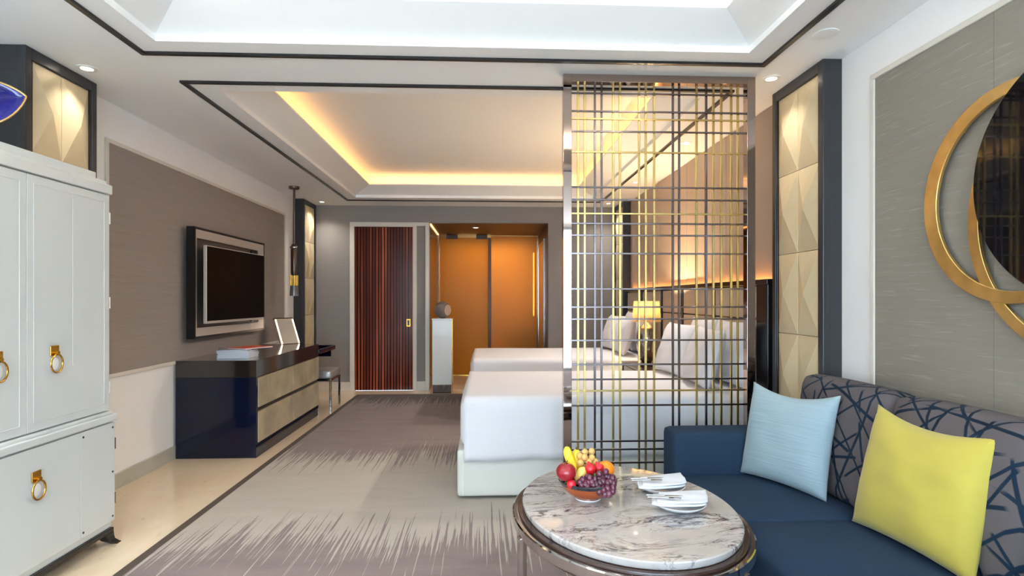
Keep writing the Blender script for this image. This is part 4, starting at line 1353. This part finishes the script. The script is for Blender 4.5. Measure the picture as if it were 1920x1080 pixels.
round_fruit('orange', 'orange at the right of the fruit bowl behind the grapes', 'orange', 'orange', FP(890, 465, .025), .035, stem=False, squash=.97, dimple=.03)
round_fruit('orange', 'orange mostly hidden in the middle of the bowl', 'orange', 'orange', bc + Vector((.0, .01, .062)), .036, stem=False, squash=.97, dimple=.03)
def banana(label, pts):
    pts = [Vector(p) for p in pts]
    t = thing('banana', label, 'banana', pts[-1], group='bananas in the fruit bowl')
    # smooth the path
    out = []
    for i in range(13):
        s = i / 12
        q = (1 - s) ** 2 * pts[0] + 2 * s * (1 - s) * pts[1] + s * s * pts[2]
        out.append(q)
    rs = [.008, .012, .015, .0165, .0172, .0175, .0175, .017, .0165, .0155, .014, .011, .006]
    B().tube(out, rs, 10).build('peel', 'banana', t, smooth=True, angle=25)
    d = (out[0] - out[1]).normalized()
    B().tube([out[0] - d * .002, out[0] + d * .008], [.0075, .0055], 8).build('tip', 'brown_stem', t)
banana('longer yellow banana standing at the left back of the bowl', [FP(335, 135, .03), FP(330, 290, .02), FP(465, 480, .01)])
banana('shorter yellow banana standing behind the longans', [FP(475, 175, .05), FP(455, 280, .05), FP(520, 480, .03)])
lg = thing('longan_bunch', 'bunch of tan longans at the back of the fruit bowl', 'longans', FP(620, 400, .03))
for (a_, b_, d_) in ((590, 215, .035), (690, 205, .035), (515, 270, .02), (590, 290, .012), (692, 295, .015), (530, 368, .005), (650, 358, .01), (738, 352, .02), (585, 430, .02), (690, 420, .02), (640, 250, .05)):
    B().ball(FP(a_, b_, d_), .0132, 12, 8).build('longan', 'longan', lg, smooth=True)
B().tube([FP(640, 440, .04), FP(630, 330, .035), FP(640, 230, .035)], .0025, 6).build('stalk', 'brown_stem', lg)
def strawberry(label, c, r, tipdir, calyx=True):
    t = thing('strawberry', label, 'strawberry', c, group='strawberries in the fruit bowl')
    prof = [(1e-4, -1.0), (.35, -.9), (.72, -.6), (.95, -.15), (.92, .25), (.62, .62), (.3, .95), (.1, 1.2), (1e-4, 1.25)]
    q = Vector((0, 0, 1)).rotation_difference(Vector(tipdir).normalized()).to_matrix().to_4x4()
    mm_ = Matrix.Translation(c) @ q
    B().lathe([(p * r, z * r) for p, z in prof], (0, 0, 0), 16).xf(mm_).build('flesh', 'strawberry', t, smooth=True, angle=80)
    if calyx:
        b = B()
        for k in range(7):
            a = 2 * math.pi * k / 7
            ca, sa = math.cos(a), math.sin(a)
            z_ = -1.0 * r
            b.add([(-.25 * r * sa, .25 * r * ca, z_), (.25 * r * sa, -.25 * r * ca, z_), (.95 * r * ca, .95 * r * sa, z_ - .15 * r), (.3 * r * ca, .3 * r * sa, z_ - .25 * r)],
                  [(0, 1, 2), (0, 2, 3), (1, 3, 2), (0, 3, 1)])
        b.xf(mm_).build('calyx', 'leaf', t)
strawberry('large red strawberry standing tip-up in the middle of the bowl', FP(668, 455, -.02), .0235, (-.25, .2, 1))
strawberry('red strawberry between the large one and the orange', FP(795, 445, -.005), .0215, (-.4, .3, 1))
strawberry('red strawberry under the apple at the bowl rim', FP(395, 680, -.068), .019, (.7, -.5, -.4))
mg = thing('mango', 'pale yellow mango standing between apple and strawberry', 'mango', FP(540, 640, -.02))
b = B().ball((0, 0, 0), .022, 18, 14, (1, .9, 1.75))
b.xf(Matrix.Translation(FP(530, 565, -.02)) @ Matrix.Rotation(R(18), 4, 'Y')).build('flesh', 'mango', mg, smooth=True)
B().tube([FP(555, 440, -.02), FP(558, 425, -.02)], .002, 6).build('stem', 'brown_stem', mg)
gr = thing('grape_bunch', 'bunch of purple red grapes spilling over the right bowl edge', 'grapes', FP(800, 860, -.07))
gp = [(520, 650), (560, 610), (545, 700), (600, 690), (625, 575), (660, 590), (650, 660), (630, 730), (690, 725), (690, 650), (735, 610), (760, 690), (740, 660), (800, 530), (800, 600),
      (810, 660), (850, 590), (855, 640), (840, 710), (895, 500), (900, 555), (920, 660), (940, 580), (990, 590), (1000, 630), (1010, 670), (970, 690), (920, 740), (990, 780),
      (800, 790), (790, 740), (860, 760), (880, 820), (940, 820), (995, 730), (960, 640), (585, 640), (715, 700)]
rg = random.Random(4)
for i, (a_, b_) in enumerate(gp):
    d_ = -.055 - .03 * max(0, (b_ - 560) / 260.0) - (.008 if i % 2 else 0) - (0.012 if b_ > 720 and a_ > 740 else 0)
    B().ball(FP(a_, b_, d_), .0132 * rg.uniform(.9, 1.06), 12, 8, (1, 1, 1.12)).build('grape', 'grape', gr, smooth=True)
B().tube([FP(720, 520, -.03), FP(780, 600, -.045), FP(860, 700, -.055)], .002, 6).build('stalk', 'leaf', gr)

# ---- plates, napkins, cutlery
def setting(c, rz, which):
    z = TZ + .001
    p = B().lathe([(.05, 0), (.056, .003), (.082, .014), (.097, .0255), (.0975, .027), (.095, .0275), (.078, .017), (.052, .007), (.001, .006)], (c[0], c[1], z), 48).build('plate', 'porcelain', None, smooth=True)
    tag(p, 'white dessert plate under the %s folded napkin' % which, 'plate', 'dessert plates on the table')
    # napkin: folded cloth pad with gently rolling surface and drooping corners
    b = B(); n1, n2 = 26, 18
    mm_ = Matrix.Translation((c[0] + .008, c[1], z)) @ Matrix.Rotation(rz, 4, 'Z')
    np_ = thing('napkin', 'white folded napkin on the %s plate' % which, 'napkin', (c[0], c[1], z + .028), group='folded napkins')
    def cloth(sx, sy, ox, oy, z0):
        vs_, fs_ = [], []
        for i in range(n1 + 1):
            for j in range(n2 + 1):
                u, v = -1 + 2 * i / n1, -1 + 2 * j / n2
                x = u * sx + .012 * v + ox
                arc = math.sqrt(max(0.0, 1 - (u * .86) ** 2))
                y_ = (v * sy if v > 0 else v * (sy * .25 + sy * .95 * arc)) + .012 * u * max(0, v) + oy
                zz = z0 + .0022 * math.sin(3.0 * u + 1.0) + .0015 * math.sin(4.5 * v + 2 * u) + .004 * max(0, u) ** 2
                vs_.append((x, y_, zz))
        for i in range(n1):
            for j in range(n2):
                k = i * (n2 + 1) + j
                fs_.append((k, k + n2 + 1, k + n2 + 2, k + 1))
        return vs_, fs_
    for nm, (sx, sy, ox, oy, z0) in (('under_fold', (.096, .066, -.006, .004, .0325)), ('top_fold', (.090, .060, .008, .008, .0400))):
        v2, f2 = cloth(sx, sy, ox, oy, z0)
        fo = B().add(v2, f2).xf(mm_).build(nm, 'napkin', np_, smooth=True, angle=80)
        sd = fo.modifiers.new('solid', 'SOLIDIFY'); sd.thickness = .0055; sd.offset = 0
    # fork and knife tucked under the top fold at the left
    a0 = Matrix.Translation((c[0] - .088, c[1] - .012, z + .0465)) @ Matrix.Rotation(rz - R(14), 4, 'Z') @ Matrix.Rotation(R(-3), 4, 'Y')
    fk = thing('fork', 'silver fork tucked on the %s napkin' % which, 'fork', (c[0] - .06, c[1] - .012, z + .02), group='dessert forks')
    B().tube([(-.03, 0, 0), (.0, 0, .001), (.045, 0, .0015)], [.0042, .0032, .0026], 8).xf(a0).build('handle', 'steel', fk, smooth=True)
    B().box(.045, .062, -.008, .008, .0005, .0022).xf(a0).build('neck', 'steel', fk)
    for k in range(3):
        yy = -.0062 + .0062 * k
        B().box(.062, .088, yy - .0012, yy + .0012, .0008, .0022).xf(a0).build('tine', 'steel', fk)
    a1 = Matrix.Translation((c[0] - .086, c[1] + .012, z + .0465)) @ Matrix.Rotation(rz - R(9), 4, 'Z') @ Matrix.Rotation(R(-3), 4, 'Y')
    kn = thing('knife', 'silver knife tucked on the %s napkin' % which, 'knife', (c[0] - .06, c[1] + .012, z + .02), group='dessert knives')
    B().tube([(-.03, 0, 0), (.035, 0, .001)], [.004, .0034], 8).xf(a1).build('handle', 'steel', kn, smooth=True)
    B().add([(.035, -.004, 0), (.085, -.006, 0), (.1, 0, 0), (.035, .004, 0), (.035, -.004, .0014), (.085, -.006, .0014), (.1, 0, .0014), (.035, .004, .0014)],
            [(0, 3, 2, 1), (4, 5, 6, 7), (0, 1, 5, 4), (1, 2, 6, 5), (2, 3, 7, 6), (3, 0, 4, 7)]).xf(a1).build('blade', 'steel', kn)
setting((.700, 2.262), R(4), 'farther')
setting((.708, 2.065), R(-6), 'nearer')

# ================================================================== WALL ART
wa = thing('wall_art', 'gold ring wall sculpture with black mirror disc above the sofa', 'wall art', (1.94, 1.9, 1.16))
def crescent(name, m, yc, zc, ro, ri, oy, oz, x0, x1, seg=96):
    b = B(); vs_, fs_ = [], []
    for x in (x0, x1):
        for (r_, cy_, cz_) in ((ro, yc, zc), (ri, yc + oy, zc + oz)):
            for k in range(seg):
                a = 2 * math.pi * k / seg
                vs_.append((x, cy_ + r_ * math.cos(a), cz_ + r_ * math.sin(a)))
    for k in range(seg):
        k2 = (k + 1) % seg
        o0, i0, o1, i1 = 0, seg, 2 * seg, 3 * seg
        fs_ += [(o0 + k, o0 + k2, i0 + k2, i0 + k), (o1 + k, i1 + k, i1 + k2, o1 + k2), (o0 + k, o1 + k, o1 + k2, o0 + k2), (i0 + k, i0 + k2, i1 + k2, i1 + k)]
    return b.add(vs_, fs_).build(name, m, wa, smooth=True, bevel=.002, angle=40)
crescent('ring', 'gold_leaf', 2.014, 1.695, .412, .366, -.022, 0, 1.925, 1.94)
crescent('ring', 'gold_leaf', 1.672, 1.60, .530, .490, -.008, 0, 1.928, 1.943)
b = B().lathe([(.440, 0), (.443, .003), (.443, .012), (.440, .014)], (0, 0, 0), 96)
b.xf(Matrix.Translation((1.908, 1.711, 1.73)) @ Matrix.Rotation(R(90), 4, 'Y')).build('mirror_disc', 'black_mirror', wa, smooth=True)
for (yy, zz) in ((2.0, 1.30), (2.25, 1.99)):
    B().tube([(1.941, yy, zz), (XR - .008, yy, zz)], .012, 10).build('standoff', 'gold_leaf', wa)
for (yy, zz) in ((1.85, 1.85), (1.6, 1.6)):
    B().tube([(1.92, yy, zz), (XR - .01, yy, zz)], .02, 12).build('standoff', 'black_wood', wa)

# ================================================================== OUTSIDE
bd = thing('tower_block', 'white apartment tower seen through the window', 'building', (48, -255, -40))
box('facade', 'facade', 36.9, 62, -262, -250, -40, 17.2, bd)
first = None
for i in range(14):
    for j in range(4):
        x_, z_ = 38.0 + j * 3.4, 12.6 - i * 3.0
        if first is None:
            first = box('window', 'facade_glass', x_, x_ + 1.5, -249.95, -249.8, z_, z_ + 1.5, bd); fz = (x_, z_)
        else:
            c_ = first.copy(); C.objects.link(c_); c_.parent = bd
            c_.location = (x_ - fz[0], 0, z_ - fz[1])
